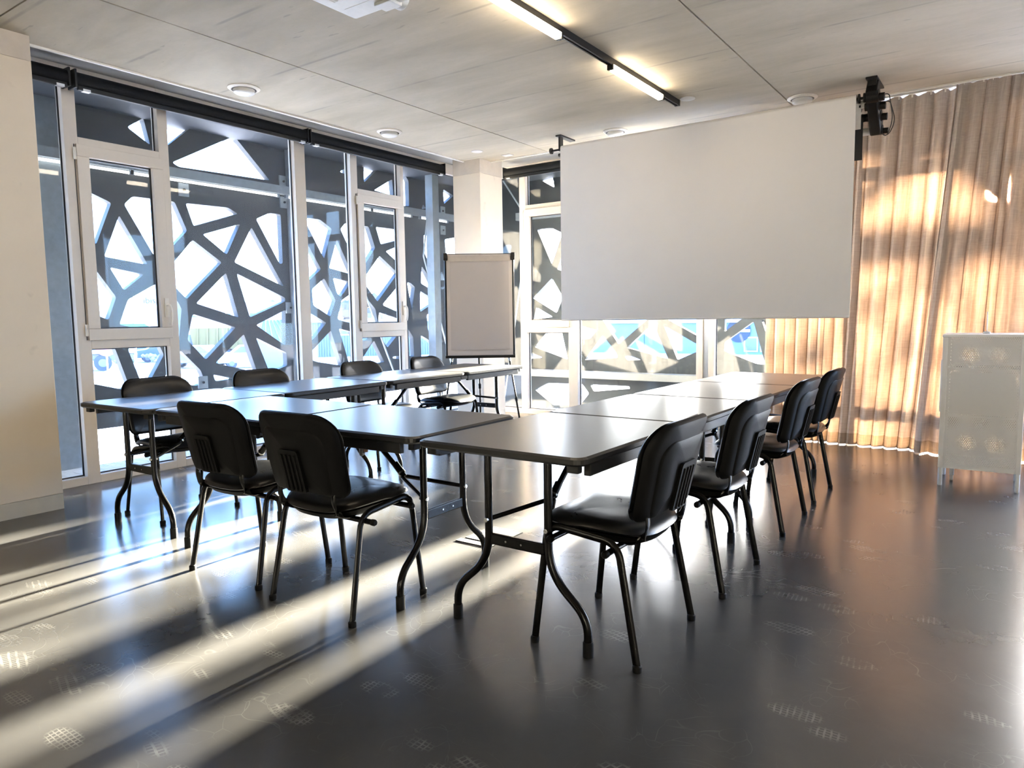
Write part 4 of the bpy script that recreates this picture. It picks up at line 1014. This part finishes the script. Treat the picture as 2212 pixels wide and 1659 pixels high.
tag(MB().box(-.055, .055, -.04, .04, -.008, 0).build('ceiling_plate', M['white'], loc=(-4.575, 6.48, ZC), bevel=.002), 'small square white ceiling plate by the corner pillar', 'ceiling plate')
TX = -2.335
t = thing('light_track', 'black light track running along the ceiling to the screen', 'light track', (TX, 3.5, 2.93))
inv = Matrix.Translation(-Vector(t.location))
for nm, mb in (('rail', MB().box(TX-.018, TX+.018, -1.5, 5.72, 2.912, ZC).box(TX-.018, TX-.008, -1.5, 5.72, 2.905, 2.912).box(TX+.008, TX+.018, -1.5, 5.72, 2.905, 2.912)), ('end_cap', MB().box(TX-.020, TX+.020, 5.72, 5.745, 2.903, ZC))):
    o = mb.build(nm, M['blackmetal'], t); o.matrix_parent_inverse = inv
def lamp(y0, y1, lab):
    t = thing('linear_lamp', lab, 'lamp', (TX, y0, 2.9), 0, 'lit linear lamps on the track')
    L = y1-y0
    MB().box(-.0205, .0205, .0, L, -.012, .012).box(-.016, .016, .012, L-.012, -.028, -.012).build('lamp_tube', M['tracklight'], t, bevel=.003)
    for a, b in ((-.022, -.001), (L+.001, L+.022)): MB().box(-.021, .021, a, b, -.026, .012).build('end_cap', M['blackmetal'], t, bevel=.003)
lamp(4.555, 5.40, 'glowing linear lamp near the end of the ceiling track')
lamp(3.02, 3.865, 'glowing linear lamp at the top edge of the picture')
lamp(1.30, 2.15, 'linear lamp on the track overhead, outside the picture'); lamp(-.4, .45, 'linear lamp on the track behind the camera')  # both lamps are out of view, added as fill light for the room

# projector hanging under the ceiling
t = thing('projector', 'white projector hanging from the ceiling at the top edge', 'projector', (-2.88, 2.545, 2.755))
b = MB(); b.box(0, .38, -.16, .175, 0, .105); b.build('housing', M['white'], t, bevel=.012)
MB().lathe([(.050, -.004), (.054, .01), (.054, .05), (.044, .056)], (.29, .17, .045), 24, Matrix.Rotation(-pi/2, 4, 'X')).build('lens_ring', M['white'], t, smooth=True)
MB().lathe([(.038, .0), (.036, .058)], (.29, .17, .045), 20, Matrix.Rotation(-pi/2, 4, 'X')).build('lens', M['dark'], t)
MB().obox((.275, .135, -.004), (.055, 0, 0), (0, .042, 0), (0, 0, .010)).build('foot', M['white'], t, bevel=.004)
MB().box(.012, .25, -.163, -.158, .02, .075).build('port_panel', M['offwhite'], t)
pt = MB()
for x, w in ((.025, .006), (.04, .016), (.066, .01), (.09, .022), (.13, .02), (.17, .03)): pt.box(x, x+w, -.166, -.162, .032, .048)
pt.build('port', M['dark'], t)
gt = MB()
for k in range(3): gt.box(.07+k*.012, .074+k*.012, -.12+k*.01, -.03, -.0015, .002)
gt.box(.05, .24, .055, .057, -.001, .002); gt.build('bottom_print', M['valve'], t)
MB().tube([(.19, .0, .10), (.19, .0, .195)], .022, 14).build('ceiling_mount', M['white'], t, smooth=True)

# floor box in the middle of the room
t = thing('floor_box', 'flush floor outlet box with an open slot under the near table', 'floor outlet', (-2.30, 3.03, 0))
MB().box(-.115, .115, -.145, -.10, .0, .004).build('open_slot', M['dark'], t)
MB().box(-.095, .105, -.07, .16, .0, .003).build('lid', plain('floor box lid', (.10,.095,.088), .35), t, bevel=.001)
g = MB()
for a in ((-.10, .11, -.078, -.072), (-.10, .11, .162, .167), (-.102, -.097, -.078, .167), (.107, .112, -.078, .167)): g.box(*a, 0, .0036)
g.build('lid_joint', M['dark'], t)

# coiled cable hanging under the crosswise table
t = thing('cable_coil', 'tan and black strap hanging under the crosswise table by the chair', 'strap', (-2.62, 2.45, .66))
MB().tube([(0.02*sin(a)*1.0, .03*cos(a), -.06+.075*sin(a*1.0+.5)) for a in [k*2*pi/20 for k in range(20)]], .010, 8).build('loop', M['wire'], t, smooth=True)
MB().tube([(.008, .012, .01), (.012, .0, -.05), (.006, -.01, -.12)], .012, 8).build('strap_end', M['brownstrap'], t, smooth=True)
